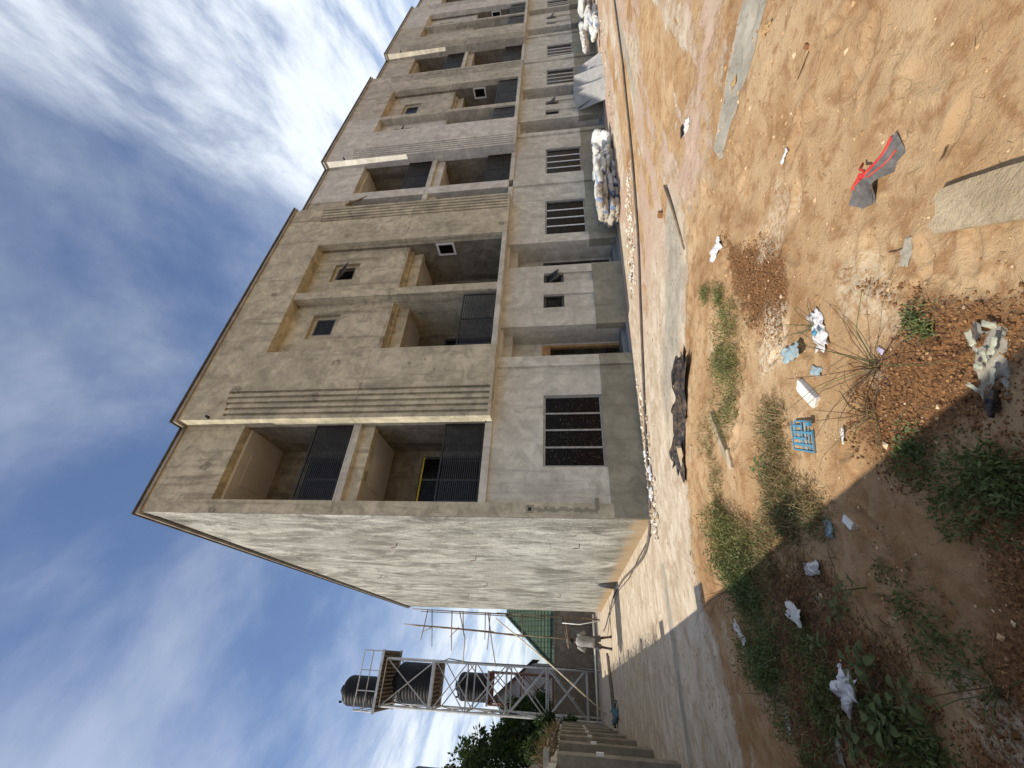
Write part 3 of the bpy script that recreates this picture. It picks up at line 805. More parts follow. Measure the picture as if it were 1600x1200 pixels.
tw = lattice('tank_tower', 'tall galvanised lattice tower carrying two black tanks one above the other', -5.22, -2.78, 22.2, 24.6, [.8, 3.25, 5.7, 8.15, 10.3, 13.55], M['steel'], .10)
def deck(e, x0, x1, y0, y1, z, n, mat):
    for k in range(n):
        x = x0 + (x1 - x0) * (k + .5) / n
        part('deck_joist', mat, e, (x - .045, x + .045, y0, y1, z, z + .10))
    part('deck_board', mat, e, (x0, x1, y0 + .05, y1 - .05, z + .10, z + .13))
    part('edge_beam', M['steel'], e, (x0 - .05, x1 + .05, y0 - .06, y0, z - .02, z + .13)); part('edge_beam', M['steel'], e, (x0 - .05, x1 + .05, y1, y1 + .06, z - .02, z + .13))
deck(tw, -5.18, -2.82, 22.25, 24.55, 10.36, 10, M['deck'])
deck(tw, -5.55, -2.35, 21.75, 25.0, 13.62, 15, M['deck'])
gr = [(-5.5, 21.75), (-2.4, 21.75), (-2.4, 24.95), (-5.5, 24.95)]
for x, y in gr: MB().bar((x, y, 13.7), (x, y, 14.95), .05).build('guard_post', M['steel'], tw)
for x, y in ((-4.5, 21.75), (-3.45, 21.75)): MB().bar((x, y, 13.7), (x, y, 14.95), .04).build('guard_post', M['steel'], tw)
for i in range(4):
    a, b = gr[i], gr[(i + 1) % 4]
    for z in (14.35, 14.95): MB().bar((*a, z), (*b, z), .045).build('guard_rail', M['steel'], tw)
ribbed_tank('water_tank', (-4.62, 23.1, 13.76), .82, 2.75, 'black water tank on the railed top platform of the tall tower')
ribbed_tank('water_tank', (-4.0, 23.4, 10.50), 1.10, 2.75, 'large ribbed black water tank inside the frame of the tall tower')
tw2 = lattice('tank_tower', 'lower rust-brown lattice tower standing behind the tall galvanised one', -5.2, -3.3, 28.0, 30.0, [.8, 3.1, 5.4, 7.7], M['rust'], .09)
deck(tw2, -5.25, -3.25, 27.95, 30.05, 7.75, 9, M['rust'])
ribbed_tank('water_tank', (-4.28, 29.0, 7.90), .90, 2.5, 'ribbed black water tank on the lower rusty tower')
tag(MB().tube([(-2.95, 22.1, 10.3), (-2.6, 22.0, 9.4), (-2.72, 22.0, 8.2), (-2.7, 22.05, 3.0), (-2.75, 22.0, .2)], .03, 6).build('down_pipe', M['black_hose'], None, True), 'thin black hose running down the leg of the tall tank tower', 'hose')

# ------------------------------------------------------------------ bamboo scaffold at the rear corner
sc = empty('bamboo_scaffold', (-.7, 19.9, 0))
tag(sc, 'rickety brown bamboo scaffold tied against the rear corner of the terrace', 'scaffold')
poles = [((-.22, 19.85, 0), (-.12, 19.9, 6.2), .04), ((-.16, 19.9, 5.2), (-.10, 19.95, 11.6), .035), ((-.3, 19.8, 3.2), (-.22, 19.9, 11.0), .03),
         ((-1.32, 19.9, 0), (-1.18, 19.9, 5.8), .042), ((-1.22, 19.9, 5.0), (-1.0, 19.9, 11.4), .04), ((-1.12, 19.92, 6.3), (-.95, 19.9, 12.0), .032), ((-1.28, 19.95, 4.4), (-1.12, 19.95, 7.3), .035),
         ((-.1, 19.8, 10.55), (-1.75, 19.85, 10.75), .03), ((-.1, 19.85, 10.3), (-2.05, 20.2, 10.1), .03), ((-.1, 19.8, 9.0), (-2.2, 19.8, 8.75), .032), ((-.1, 19.8, 8.3), (-1.4, 19.8, 8.1), .03),
         ((-.1, 19.8, 6.9), (-1.55, 19.8, 6.8), .03), ((-.1, 19.85, 6.6), (-2.05, 20.0, 6.65), .03), ((-.1, 19.8, 2.05), (-1.75, 19.8, 1.85), .035), ((-.1, 19.9, 2.2), (-1.7, 20.0, 1.9), .03),
         ((-1.0, 19.6, 10.0), (-1.3, 20.6, 11.0), .028), ((-1.0, 19.6, 8.4), (-1.5, 20.4, 9.1), .028), ((-.12, 19.8, 4.6), (-1.4, 19.85, 4.55), .03)]
for a, b, r in poles:
    mid = [(p + q) / 2 + random.Random(int(a[2] * 100 + b[2] * 37)).uniform(-.03, .03) for p, q in zip(a, b)]
    MB().tube([a, mid, b], [r, r * .95, r * .8], 6).build('pole', M['bamboo'], sc, True)
for pts in ([(-.1, 19.9, 8.55), (-1.5, 20.6, 8.2), (-2.8, 22.1, 8.5)], [(-.1, 19.9, 6.75), (-1.7, 21.0, 6.55), (-2.85, 22.1, 6.4)]):
    MB().tube(pts, .032, 6).build('tie_pole', M['bamboo'], sc, True)
tag(MB().tube([(-.45, 19.4, 6.15), (-2.4, 19.0, 3.1), (-4.55, 18.6, .03)], .035, 7).build('raking_pole', M['bamboo_pale'], None, True), 'long pale peeled pole raking from the scaffold down to the ground', 'pole')
tag(MB().tube([(-.35, 18.9, .02), (-.55, 19.4, 1.2), (-.5, 19.65, 2.2)], .03, 6).build('pipe_offcut', M['pvc'], None, True), 'white pipe offcut leaning at the foot of the bamboo scaffold', 'pipe')

# ------------------------------------------------------------------ houses beyond the rear wall
def roof_tiles():
    mt, t, b = material('green_roof_tiles')
    pos = t.n('ShaderNodeNewGeometry').outputs['Position']
    br = t.n('ShaderNodeTexBrick'); br.offset = 0
    p = t.sep(pos)
    t.link(t.comb(p[0], p[2], 0), br.inputs['Vector'])
    br.inputs['Scale'].default_value = 1; br.inputs['Brick Width'].default_value = .38; br.inputs['Row Height'].default_value = .30
    br.inputs['Mortar Size'].default_value = .035
    br.inputs['Color1'].default_value = (.045, .085, .045, 1); br.inputs['Color2'].default_value = (.06, .105, .055, 1); br.inputs['Mortar'].default_value = (.018, .032, .018, 1)
    t.link(br.outputs[0], b.inputs['Base Color']); b.inputs['Roughness'].default_value = .6
    return mt
M['greenroof'] = roof_tiles()
M['greyhouse'] = plaster('grey_house_plaster', (.24, .24, .25), (.20, .20, .21), (.11, .11, .115), .4, 0)
M['darkroof'] = simple('dark_roof_sheet', (.035, .033, .035), .6, .2, .3, 2)

gh = empty('tiled_house', (4, 33, 0)); tag(gh, 'low house with a green tiled hip roof behind the rear wall', 'house')
part('wall', M['backwall'], gh, (-2.2, 12, 30.2, 38.0, -.5, 3.0))
rw = MB(); N = 16
e0 = [(-2.9, 29.6), (12.6, 29.6), (12.6, 38.6), (-2.9, 38.6)]; rr = [(.9, 34.1), (9, 34.1)]
def lerp(a, b, t): return (a[0] + (b[0] - a[0]) * t, a[1] + (b[1] - a[1]) * t)
for k in range(N):       # stepped courses
    t0, t1 = k / N, (k + 1) / N; z0 = 2.95 + 4.6 * t0; z1 = 2.95 + 4.6 * t1
    tgt = [rr[0], rr[1], rr[1], rr[0]]
    lo = [lerp(e0[i], tgt[i], t0) for i in range(4)]; hi = [lerp(e0[i], tgt[i], t1) for i in range(4)]
    vs_ = [(x, y, z0 + .05) for x, y in lo] + [(x, y, z1) for x, y in hi] + [(x, y, z0) for x, y in lo]
    rw.add(vs_, [(0, 1, 5, 4), (1, 2, 6, 5), (2, 3, 7, 6), (3, 0, 4, 7), (8, 9, 1, 0), (9, 10, 2, 1), (10, 11, 3, 2), (11, 8, 0, 3)])
rw.build('roof', M['greenroof'], gh)
MB().tube([(-2.9, 29.55, 2.98), (.9, 34.05, 7.58)], .09, 8).build('hip_ridge', M['greenroof'], gh)
part('fascia', M['render_grey'], gh, (-2.95, 12.6, 29.50, 29.60, 2.72, 2.98))

g2 = empty('grey_house', (-4.6, 40, 0)); tag(g2, 'plain grey gabled house seen through the tank tower', 'house')
mb = MB(); zE, zR = 5.4, 8.8
mb.add([(-8.2, 38, -.5), (-2.6, 38, -.5), (-2.6, 38, zE), (-5.4, 38, zR), (-8.2, 38, zE), (-8.2, 46, -.5), (-2.6, 46, -.5), (-2.6, 46, zE), (-5.4, 46, zR), (-8.2, 46, zE)],
       [(0, 1, 2, 3, 4), (5, 9, 8, 7, 6), (0, 5, 6, 1), (1, 6, 7, 2), (0, 4, 9, 5)]); mb.build('wall', M['greyhouse'], g2)
MB().hexa([(-8.5, 37.7, zE - .2), (-8.5, 46.2, zE - .2), (-5.4, 37.7, zR + .02), (-5.4, 46.2, zR + .02), (-8.5, 37.7, zE - .05), (-8.5, 46.2, zE - .05), (-5.4, 37.7, zR + .2), (-5.4, 46.2, zR + .2)]).build('roof', M['darkroof'], g2)
MB().hexa([(-2.3, 37.7, zE - .2), (-2.3, 46.2, zE - .2), (-5.4, 37.7, zR + .02), (-5.4, 46.2, zR + .02), (-2.3, 37.7, zE - .05), (-2.3, 46.2, zE - .05), (-5.4, 37.7, zR + .2), (-5.4, 46.2, zR + .2)]).build('roof', M['darkroof'], g2)
wn = part('window', M['white_alu'], g2, (-5.9, -4.9, 37.92, 38.0, 4.0, 5.2)); part('pane', M['glass'], wn, (-5.82, -4.98, 37.90, 37.92, 4.08, 5.12))

# ------------------------------------------------------------------ trees
def leaf_mat(name, c1, c2, sheen=.35):
    mt, t, b = material(name)
    oi = t.n('ShaderNodeNewGeometry')
    rnd_ = oi.outputs['Random Per Island']
    c = t.mix(rnd_, c1, c2)
    t.link(c, b.inputs['Base Color']); b.inputs['Roughness'].default_value = .55
    b.inputs['Specular IOR Level'].default_value = sheen
    tr = t.n('ShaderNodeBsdfTranslucent'); t.link(t.mix(.5, c, (.10, .16, .01)), tr.inputs[0])
    ms = t.n('ShaderNodeMixShader'); ms.inputs[0].default_value = .25
    out = mt.node_tree.nodes['Material Output']
    t.link(b.outputs[0], ms.inputs[1]); t.link(tr.outputs[0], ms.inputs[2]); t.link(ms.outputs[0], out.inputs[0])
    return mt
M['leaf_dark'] = leaf_mat('tree_leaves', (.018, .036, .012), (.045, .075, .026), .2)
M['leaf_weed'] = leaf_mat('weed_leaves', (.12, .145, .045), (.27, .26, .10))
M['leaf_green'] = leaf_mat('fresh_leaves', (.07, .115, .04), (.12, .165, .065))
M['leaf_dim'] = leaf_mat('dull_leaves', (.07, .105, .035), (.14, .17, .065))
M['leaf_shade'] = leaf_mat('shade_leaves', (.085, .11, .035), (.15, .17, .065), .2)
M['straw'] = leaf_mat('dry_straw', (.22, .15, .075), (.40, .30, .165), .2)
M['twig'] = leaf_mat('dry_twigs', (.075, .042, .028), (.19, .115, .07), .2)
M['creeper'] = island_free = leaf_mat('dry_creeper_twigs', (.05, .028, .020), (.13, .075, .05), .1)
M['bark'] = simple('bark', (.10, .075, .05), .9, 0, .35, 5, .5, 20)

def leaf_quad(mb, p, d, n, L, wd):
    """one pointed leaf: base p, direction d, normal n"""
    s = d.cross(n)
    if s.length < 1e-4: s = d.cross(Vector((.3, .7, .2)))
    s.normalize()
    a = p + d * (L * .45) + s * wd * .5 + n * L * .04; b = p + d * (L * .45) - s * wd * .5 + n * L * .04; e = p + d * L - n * L * .06
    mb.add([tuple(p), tuple(a), tuple(e), tuple(b)], [(0, 1, 2, 3)])
def rv(rg):
    while True:
        v = Vector((rg.uniform(-1, 1), rg.uniform(-1, 1), rg.uniform(-1, 1)))
        if .05 < v.length < 1: return v.normalized()

def tree(name, label, base, h, rx, seed, nclump=70, per=55, leaf=.22, group=None):
    rg = random.Random(seed)
    e = empty(name, base); tag(e, label, 'tree', group)
    tr = MB(); b = Vector(base)
    top = b + Vector((rg.uniform(-.3, .3), rg.uniform(-.3, .3), h * .62))
    tr.tube([b, b + Vector((.1, 0, h * .25)), (b + top) / 2 + Vector((-.1, .1, 0)), top], [.22, .18, .13, .08], 9)
    cl = []
    for k in range(nclump):
        d = rv(rg); rad = rg.uniform(.45, 1) ** .6
        c = b + Vector((d.x * rx * rad, d.y * rx * rad, h * .62 + d.z * h * .38 * rad))
        cl.append(c)
    for c in cl[::5]:
        s = b + Vector((0, 0, h * rg.uniform(.25, .5))); mid = (s + c) / 2 + rv(rg) * .3
        tr.tube([s, mid, c], [.07, .045, .015], 5)
    tr.build('trunk', M['bark'], e, True)
    lv = MB()
    for c in cl:
        R0 = rg.uniform(.35, .8) * rx * .33
        for k in range(per):
            d = rv(rg); p = c + d * R0 * rg.uniform(.3, 1)
            dd = (d + Vector((0, 0, -.35)) + rv(rg) * .6).normalized()
            leaf_quad(lv, p, dd, (rv(rg) + Vector((0, 0, .8))).normalized(), leaf * rg.uniform(.7, 1.3), leaf * .42)
    cr = lv.build('crown', M['leaf_dark'], e)
    return e
TG = 'trees beyond the side wall'
tree('leafy_tree', 'tall dense dark-green tree with an uneven crown beyond the boundary walls', (-8.9, 25.0, -.3), 9.9, 2.9, 11, 150, 120, .30, TG)
tree('leafy_tree', 'shorter dark-green tree between the tall tree and the tank towers', (-6.3, 27.5, -.3), 7.4, 2.0, 5, 100, 110, .27, TG)
tree('leafy_tree', 'bushy low tree growing just over the corner of the boundary walls', (-6.5, 21.8, -.3), 4.6, 1.5, 8, 80, 100, .22, TG)
# banana plant by the wall corner
bn = empty('banana_plant', (-5.9, 17.5, 0)); tag(bn, 'banana plant with broad pale-green leaves behind the side wall', 'plant')
MB().tube([(-5.9, 17.5, -.3), (-5.9, 17.5, 1.6), (-5.85, 17.5, 2.6)], [.13, .11, .06], 8).build('stem', M['leaf_green'], bn, True)
rg = random.Random(4)
for k in range(7):
    a = k * .9 + rg.random() * .3; o = Vector((-5.85, 17.5, 2.4)); d = Vector((math.cos(a), math.sin(a), 0))
    mb = MB(); s = d.cross(Vector((0, 0, 1))); n = 8; L = rg.uniform(1.2, 1.7)
    for i in range(n):
        t = i / (n - 1); c = o + d * (L * .75 * t) + Vector((0, 0, L * (.9 * t - .85 * t * t))); w = .26 * math.sin(math.pi * min(.98, .12 + .86 * t))
        mb.v += [tuple(c + s * w + Vector((0, 0, .05))), tuple(c), tuple(c - s * w + Vector((0, 0, .05)))]
        if i: q = 3 * i; mb.f += [(q - 3, q - 2, q + 1, q), (q - 2, q - 1, q + 2, q + 1)]
    mb.build('leaf', M['leaf_green'], bn, True)
# dry creeper and thorn scrub lying along the coping
rg = random.Random(21); mb = MB()
for k in range(2600):
    y = rg.uniform(1.0, 13.5); x = wx(y) - .12 + rg.gauss(0, .13); z = ztop(y) + .02 + abs(rg.gauss(0, .10))
    p = Vector((x, y, z)); d = rv(rg) + Vector((0, .5, .1)); d.normalize(); L = rg.uniform(.12, .4); s = d.cross(rv(rg)).normalized() * .010
    q = p + d * L * .5 + rv(rg) * .04; r_ = p + d * L
    mb.add([tuple(p - s), tuple(p + s), tuple(q + s), tuple(q - s), tuple(r_)], [(0, 1, 2, 3), (3, 2, 4)])
tag(mb.build('dry_creeper', M['creeper'], None), 'tangle of dry brown creeper lying along the top of the side wall', 'creeper')
# neighbour's tank on a timber stand beyond the side wall
ns = empty('tank_stand', (-6.6, 8.6, 0)); tag(ns, 'rough timber stand beyond the side wall under a dark blue tank', 'stand')
for x in (-7.4, -5.75):
    for y in (7.8, 9.4): MB().bar((x, y, -.3), (x, y, 5.8), .11).build('leg', M['deck'], ns)
for z in (2.6, 3.3, 4.3, 5.75):
    MB().bar((-7.5, 7.8, z), (-5.5, 7.8, z + .05), .10).build('beam', M['deck'], ns); MB().bar((-7.5, 9.4, z), (-5.5, 9.4, z), .10).build('beam', M['deck'], ns)
    MB().bar((-5.75, 7.7, z + .1), (-5.75, 9.6, z + .1), .09).build('beam', M['deck'], ns)
MB().bar((-5.75, 7.8, 4.4), (-5.75, 9.4, 6.0), .08).build('brace', M['deck'], ns)
M['blue_tank'] = simple('dark_blue_plastic', (.012, .018, .035), .4, 0, .3, 3)
e = empty('water_tank', (-6.45, 8.6, 5.9)); tag(e, 'dark blue tank on the timber stand beyond the side wall', 'water tank')
MB().lathe([(.95, 0), (1, .1), (1, .8), (.9, .95), (.4, 1.05)], (-6.45, 8.6, 5.86), 30).build('tank_body', M['blue_tank'], e, True)

# ------------------------------------------------------------------ person walking away across the yard
M['skin'] = simple('dark_skin', (.055, .032, .022), .55, 0, .15, 8)
M['shirt'] = simple('grey_white_cloth', (.30, .295, .28), .9, 0, .22, 7, .4, 9)
M['shorts'] = simple('grey_shorts', (.11, .11, .115), .9, 0, .2, 7, .4, 9)
M['hair'] = simple('black_hair', (.012, .010, .009), .8, 0, .2, 30)
PX, PY = -1.68, 12.0
pg = empty('person', (PX, PY, 0))
tag(pg, 'person in a loose pale grey shirt and knee-length shorts standing with back turned', 'person')
sk_v, sk_e, sk_r = [], [], []
def jv(x, y, z, r, p=None):
    sk_v.append((PX + x, PY + y, z)); sk_r.append(r); i = len(sk_v) - 1
    if p is not None: sk_e.append((p, i))
    return i
hip = jv(0, 0, .90, .14); bel = jv(0, .02, 1.08, .125, hip); chs = jv(0, .05, 1.30, .14, bel); nb = jv(0, .10, 1.46, .07, chs)
hd0 = jv(.0, .15, 1.56, .085, nb); hd1 = jv(.0, .17, 1.66, .10, hd0); hd2 = jv(0, .17, 1.74, .065, hd1)
for s in (-1, 1):
    th = jv(s * .10, 0, .86, .095, hip)
    ft = (.20, -.10) if s > 0 else (-.20, .14)
    kn = jv(ft[0] * .75, ft[1] * .5 + .04, .50, .062, th); an = jv(ft[0], ft[1], .09, .042, kn)
    jv(ft[0] + s * .02, ft[1] + .16, .04, .04, an); jv(ft[0], ft[1] - .05, .04, .04, an)
    sh = jv(s * .19, .06, 1.40, .062, chs); el = jv(s * .31, .10, 1.13, .045, sh); wr = jv(s * .15, .33, 1.14, .034, el)
    pm = jv(s * .10, .40, 1.15, .036, wr)
    for q in range(4): f1_ = jv(s * (.09 - .01 * q), .46, 1.175 - .022 * q, .011, pm); jv(s * (.05 - .01 * q), .49 - .006 * abs(q - 1), 1.17 - .022 * q, .009, f1_)
    t1_ = jv(s * .13, .42, 1.20, .012, pm); jv(s * .11, .46, 1.22, .010, t1_)
me = bpy.data.meshes.new('body'); me.from_pydata(sk_v, sk_e, []); me.materials.append(M['skin'])
body = link('body', me, pg)
md = body.modifiers.new('skin', 'SKIN'); md.use_smooth_shade = True
if not me.skin_vertices: me.attributes  # layer is made with the modifier
if me.skin_vertices:
    for i, r in enumerate(sk_r):
        me.skin_vertices[0].data[i].radius = (r, r); me.skin_vertices[0].data[i].use_root = (i == 0)
else:
    bm = bmesh.new(); bm.from_mesh(me); ly = bm.verts.layers.skin.verify()
    for i, v in enumerate(bm.verts): v[ly].radius = (sk_r[i], sk_r[i]); v[ly].use_root = (i == 0)
    bm.to_mesh(me); bm.free()
body.modifiers.new('sub', 'SUBSURF').levels = 1; body.modifiers['sub'].render_levels = 2
def ell(cx, cy, cz, a, b, n=16, wob=0, rg=None):
    return [(PX + cx + (a + (rg.uniform(-wob, wob) if rg else 0)) * math.cos(2 * math.pi * k / n), PY + cy + (b + (rg.uniform(-wob, wob) if rg else 0)) * math.sin(2 * math.pi * k / n), cz) for k in range(n)]
rg = random.Random(2)
sh_ = MB().rings([ell(0, 0, .70, .205, .17, 16, .018, rg), ell(0, .01, .82, .20, .165, 16, .014, rg), ell(0, .02, 1.0, .19, .155, 16, .012, rg), ell(0, .04, 1.18, .205, .16, 16, .010, rg), ell(0, .05, 1.34, .225, .155, 16, .006, rg), ell(0, .07, 1.43, .18, .12), ell(0, .10, 1.49, .075, .075)])
for s in (-1, 1):
    sh_.tube([(PX + s * .17, PY + .06, 1.40), (PX + s * .25, PY + .08, 1.27), (PX + s * .32, PY + .105, 1.10)], [.088, .085, .085], 12)
sh_.build('shirt', M['shirt'], pg, True)
st_ = MB().rings([ell(0, 0, .72, .19, .15), ell(0, 0, .92, .175, .14), ell(0, 0, 1.0, .165, .13)])
for s in (-1, 1):
    ft = (.20, -.10) if s > 0 else (-.20, .14)
    st_.tube([(PX + s * .09, PY, .88), (PX + ft[0] * .6, PY + ft[1] * .3 + .02, .68), (PX + ft[0] * .76, PY + ft[1] * .5 + .04, .46)], [.115, .11, .105], 14)
st_.build('shorts', M['shorts'], pg, True)
MB().rings([ell(0, .16, 1.60, .085, .10), ell(0, .155, 1.67, .106, .122), ell(0, .16, 1.74, .088, .10), ell(0, .165, 1.785, .035, .04)]).build('hair', M['hair'], pg, True)
for s in (-1, 1):
    ft = (.20, -.10) if s > 0 else (-.20, .14)
    MB().rings([[(x, y, .005) for x, y, z in ell(ft[0] + s * .01, ft[1] + .06, 0, .055, .145)], ell(ft[0] + s * .01, ft[1] + .06, .05, .052, .14), ell(ft[0] + s * .01, ft[1] + .03, .09, .042, .09)]).build('shoe', M['iron'], pg, True)

# ------------------------------------------------------------------ hose and cables on the drive
def on_ground(pts, r, lift=0):
    out = []
    for i in range(len(pts) - 1):
        a, b = pts[i], pts[i + 1]; n = max(2, int(math.hypot(b[0] - a[0], b[1] - a[1]) / .25))
        for k in range(n): t = k / n; out.append((a[0] + (b[0] - a[0]) * t, a[1] + (b[1] - a[1]) * t))
    out.append(pts[-1])
    # smooth the path
    P = np.array(out)
    for _ in range(6): P[1:-1] = .25 * P[:-2] + .5 * P[1:-1] + .25 * P[2:]
    z = ground_z(P[:, 0], P[:, 1]) + r + lift
    return [(float(a), float(b), float(c)) for (a, b), c in zip(P, z)]
hose = [(36, -6.3), (24, -5.0), (15.4, -4.2), (11.6, -3.8), (7.7, -3.1), (5.6, -2.5), (3.9, -1.65), (1.34, -.47), (.08, -.24), (-.34, .35), (-.45, 1.6), (-.35, 3.4), (-.22, 5.67), (-.23, 9.26), (-.9, 14.5), (-1.0, 16.5)]
tag(MB().tube(on_ground(hose, .028), .028, 8).build('water_hose', M['brown_cable'], None, True), 'thick dark hose running along the drive and bending round the building corner', 'hose')
tag(MB().tube(on_ground([(-.25, .2), (-.3, 2.2), (-.42, 4.2), (-.3, 7.5), (-.6, 11.5), (-1.3, 14)], .012), .012, 6).build('electric_cable', M['black_hose'], None, True), 'thin black cable lying at the foot of the rough end wall', 'cable')

# ------------------------------------------------------------------ sacks, boards and rubble along the facade
M['sack_white'] = simple('woven_sack', (.50, .50, .485), .8, 0, .30, 5, .8, 16, objspace=True)
M['sack_blue'] = simple('blue_band_sack', (.17, .22, .34), .8, 0, .3, 5, .5, 14, objspace=True)
M['sack_brown'] = simple('paper_sack', (.36, .325, .275), .85, 0, .15, 5, .5, 14, objspace=True)
def sack_mesh(seed, L, w, h, mat, band=None):
    rg = np.random.RandomState(seed); nu, nv = 40, 26
    mb = MB(); rows = []
    ph = rg.rand(6) * 6
    for i in range(nu + 1):
        t = -1 + 2 * i / nu
        env = (1 - abs(t) ** 5.0) ** .5 if abs(t) < 1 else 0
        env = max(env, .16) * (1 - .35 * max(0, abs(t) - .86) / .14)
        row = []
        for j in range(nv):
            a = 2 * math.pi * j / nv; c, s = math.cos(a), math.sin(a)
            e = .62; cx = math.copysign(abs(c) ** e, c); sz = math.copysign(abs(s) ** e, s)
            wr = 1 + .05 * math.sin(7 * t + 3 * a + ph[0]) + .05 * math.sin(13 * t - 2 * a + ph[1]) + .035 * math.sin(5 * a + 19 * t + ph[2])
            wide = env ** .35
            wr += .16 * (float(fbm(np.array(t * 3.1 + seed * 3.7), np.array(a * 1.3 + seed), 3, .6)) - .5) + .05 * math.sin(23 * t + 4 * math.sin(2 * a + ph[3]) + ph[4])
            sag = -.10 * h * (1 - t * t) if s > 0 else 0
            row.append((cx * w / 2 * wide * wr, t * L / 2, sz * h / 2 * env * wr + sag))
        rows.append(row)
    mb.rings(rows)
    me = mb.mesh('sack', mat, True)
    if band:
        me.materials.append(band)
        for p in me.polygons:
            if .50 < p.center.y / (L / 2) < .78: p.material_index = 1
    return me
SW = [sack_mesh(i, .86, .58, .24, M['sack_white'], M['sack_blue'] if i % 2 else None) for i in range(4)]
SB = [sack_mesh(9 + i, .84, .56, .22, M['sack_brown'], M['sack_blue']) for i in range(2)]
rg = random.Random(6)
ORD = ['first', 'second', 'third', 'fourth', 'fifth', 'sixth', 'seventh', 'eighth', 'ninth']
LAY = ['bottom', 'second', 'third', 'top']
for c in range(7):
    for l in range(4):
        x = 9.35 + .60 * c + rg.uniform(-.06, .06)
        if c == 6 and l > 1: continue
        brown = c < 2
        me_ = rg.choice(SB if brown else SW)
        s = bpy.data.objects.new('cement_sack' if brown else 'woven_sack', me_); COL.objects.link(s)
        s.location = (x, -.62 - .05 * l + rg.uniform(-.14, .08), -.018 * x + .10 + .165 * l); s.scale = (rg.uniform(.92, 1.12), rg.uniform(.92, 1.08), rg.uniform(.85, 1.1))
        s.rotation_euler = (rg.uniform(-.14, .14), rg.uniform(-.16, .16), rg.uniform(-.30, .30) + (math.pi if rg.random() < .4 else 0))
        if brown: tag(s, 'brown cement sack, %s layer of the %s brown column in the facade sack stack' % (LAY[l], ('end', 'inner')[c]), 'sack', 'brown sacks stacked by the facade')
        else: tag(s, 'white woven sack, %s layer, %s column past the brown sacks in the facade stack' % (LAY[l], ORD[c - 2]), 'sack', 'white sacks stacked by the facade')
s = bpy.data.objects.new('woven_sack', SW[0]); COL.objects.link(s); s.location = (13.75, -.75, .12); s.rotation_euler = (.75, .2, -1.2)
tag(s, 'white woven sack slumped down over the end of the sack stack', 'sack')
# heap of sacks and sheets further along
for k in range(16):
    s = bpy.data.objects.new('woven_sack', SW[k % 4]); COL.objects.link(s)
    x = 21.4 + rg.uniform(0, 7.5); l = rg.randrange(4)
    s.location = (x, -.9 + rg.uniform(-.5, .3), -.018 * x + .13 + .2 * l); s.scale = (1.3, 1.1, 1.2)
    s.rotation_euler = (rg.uniform(-.3, .3), rg.uniform(-.25, .25), rg.uniform(0, 6.28))
    tag(s, 'white sack in the loose heap beyond the leaning grey boards', 'sack', 'white sacks in the far heap')
M['board'] = simple('grey_board', (.30, .295, .285), .8, 0, .15, 3)
for k in range(9):
    x = 17.3 + .42 * k; L = rg.uniform(1.25, 1.7); w = rg.uniform(.30, .62)
    o = MB().box(-w / 2, w / 2, -.015, .015, 0, L).build('board', M['board'])
    o.location = (x, -.95 + rg.uniform(-.12, .12), -.018 * x - .02); o.rotation_euler = (R(-rg.uniform(34, 46)), R(rg.uniform(-8, 14)), R(-rg.uniform(25, 48)))
    tag(o, '%s grey board from the sack stack, leaning against the ground-floor plinth' % ORD[k], 'board', 'boards leaning on the facade')

def chunk(mb, c, r, rg, flat=.6):
    """irregular stone: jittered octahedron"""
    v = []
    for d in ((1, 0, 0), (0, 1, 0), (-1, 0, 0), (0, -1, 0), (0, 0, 1), (0, 0, -1)):
        k = r * rg.uniform(.6, 1.25); v.append((c[0] + d[0] * k + rg.uniform(-.3, .3) * r, c[1] + d[1] * k + rg.uniform(-.3, .3) * r, c[2] + d[2] * k * flat))
    mb.add(v, [(0, 1, 4), (1, 2, 4), (2, 3, 4), (3, 0, 4), (1, 0, 5), (2, 1, 5), (3, 2, 5), (0, 3, 5)])
def island_mat(name, cols, rough=.9):
    mt, t, b = material(name)
    rp = t.n('ShaderNodeNewGeometry').outputs['Random Per Island']
    cr = t.n('ShaderNodeValToRGB'); cr.color_ramp.interpolation = 'LINEAR'
    els = cr.color_ramp.elements
    while len(els) < len(cols): els.new(.5)
    for i, c in enumerate(cols): els[i].position = i / (len(cols) - 1); els[i].color = (*c, 1)
    t.link(rp, cr.inputs[0]); t.link(cr.outputs[0], b.inputs['Base Color']); b.inputs['Roughness'].default_value = rough
    b.inputs['Specular IOR Level'].default_value = .15
    return mt
M['rubble'] = island_mat('plaster_rubble', [(.20, .15, .10), (.40, .31, .21), (.55, .48, .38), (.70, .67, .60)])
M['pebble'] = island_mat('pebbles', [(.24, .14, .07), (.38, .235, .12), (.48, .32, .17), (.60, .46, .30)])
M['clod'] = island_mat('soil_clods', [(.13, .063, .028), (.19, .095, .043), (.25, .13, .06), (.33, .185, .088)])
rg = random.Random(12)
def scatter(name, mat, pts, rfun, lift=.35, flat=.6):
    mb = MB(); xs = np.array([p[0] for p in pts]); yy = np.array([p[1] for p in pts]); zz = ground_z(xs, yy)
    for x, y, z in zip(xs, yy, zz):
        r = rfun(); chunk(mb, (float(x), float(y), float(z) + r * flat * lift), r, rg, flat)
    o = mb.build(name, mat, None, name == 'soil_clods'); o['kind'] = 'stuff'; return o
pts = [(rg.gauss(6.9 - .5 * 0, .9), 0) for _ in range(1)]
pts = []
for k in range(620):
    t = rg.random(); x = 5.3 + 3.0 * t; pts.append((x + rg.gauss(0, .12), -1.25 - .38 * (x - 5.3) + rg.gauss(0, .24)))
for k in range(520):
    t = rg.random(); pts.append((-.25 + 3.3 * t * t + rg.gauss(0, .15), -.06 - abs(rg.gauss(0, .30)) - .12 * t))
for k in range(250): pts.append((rg.uniform(13, 30), -1.6 + rg.gauss(0, .3)))
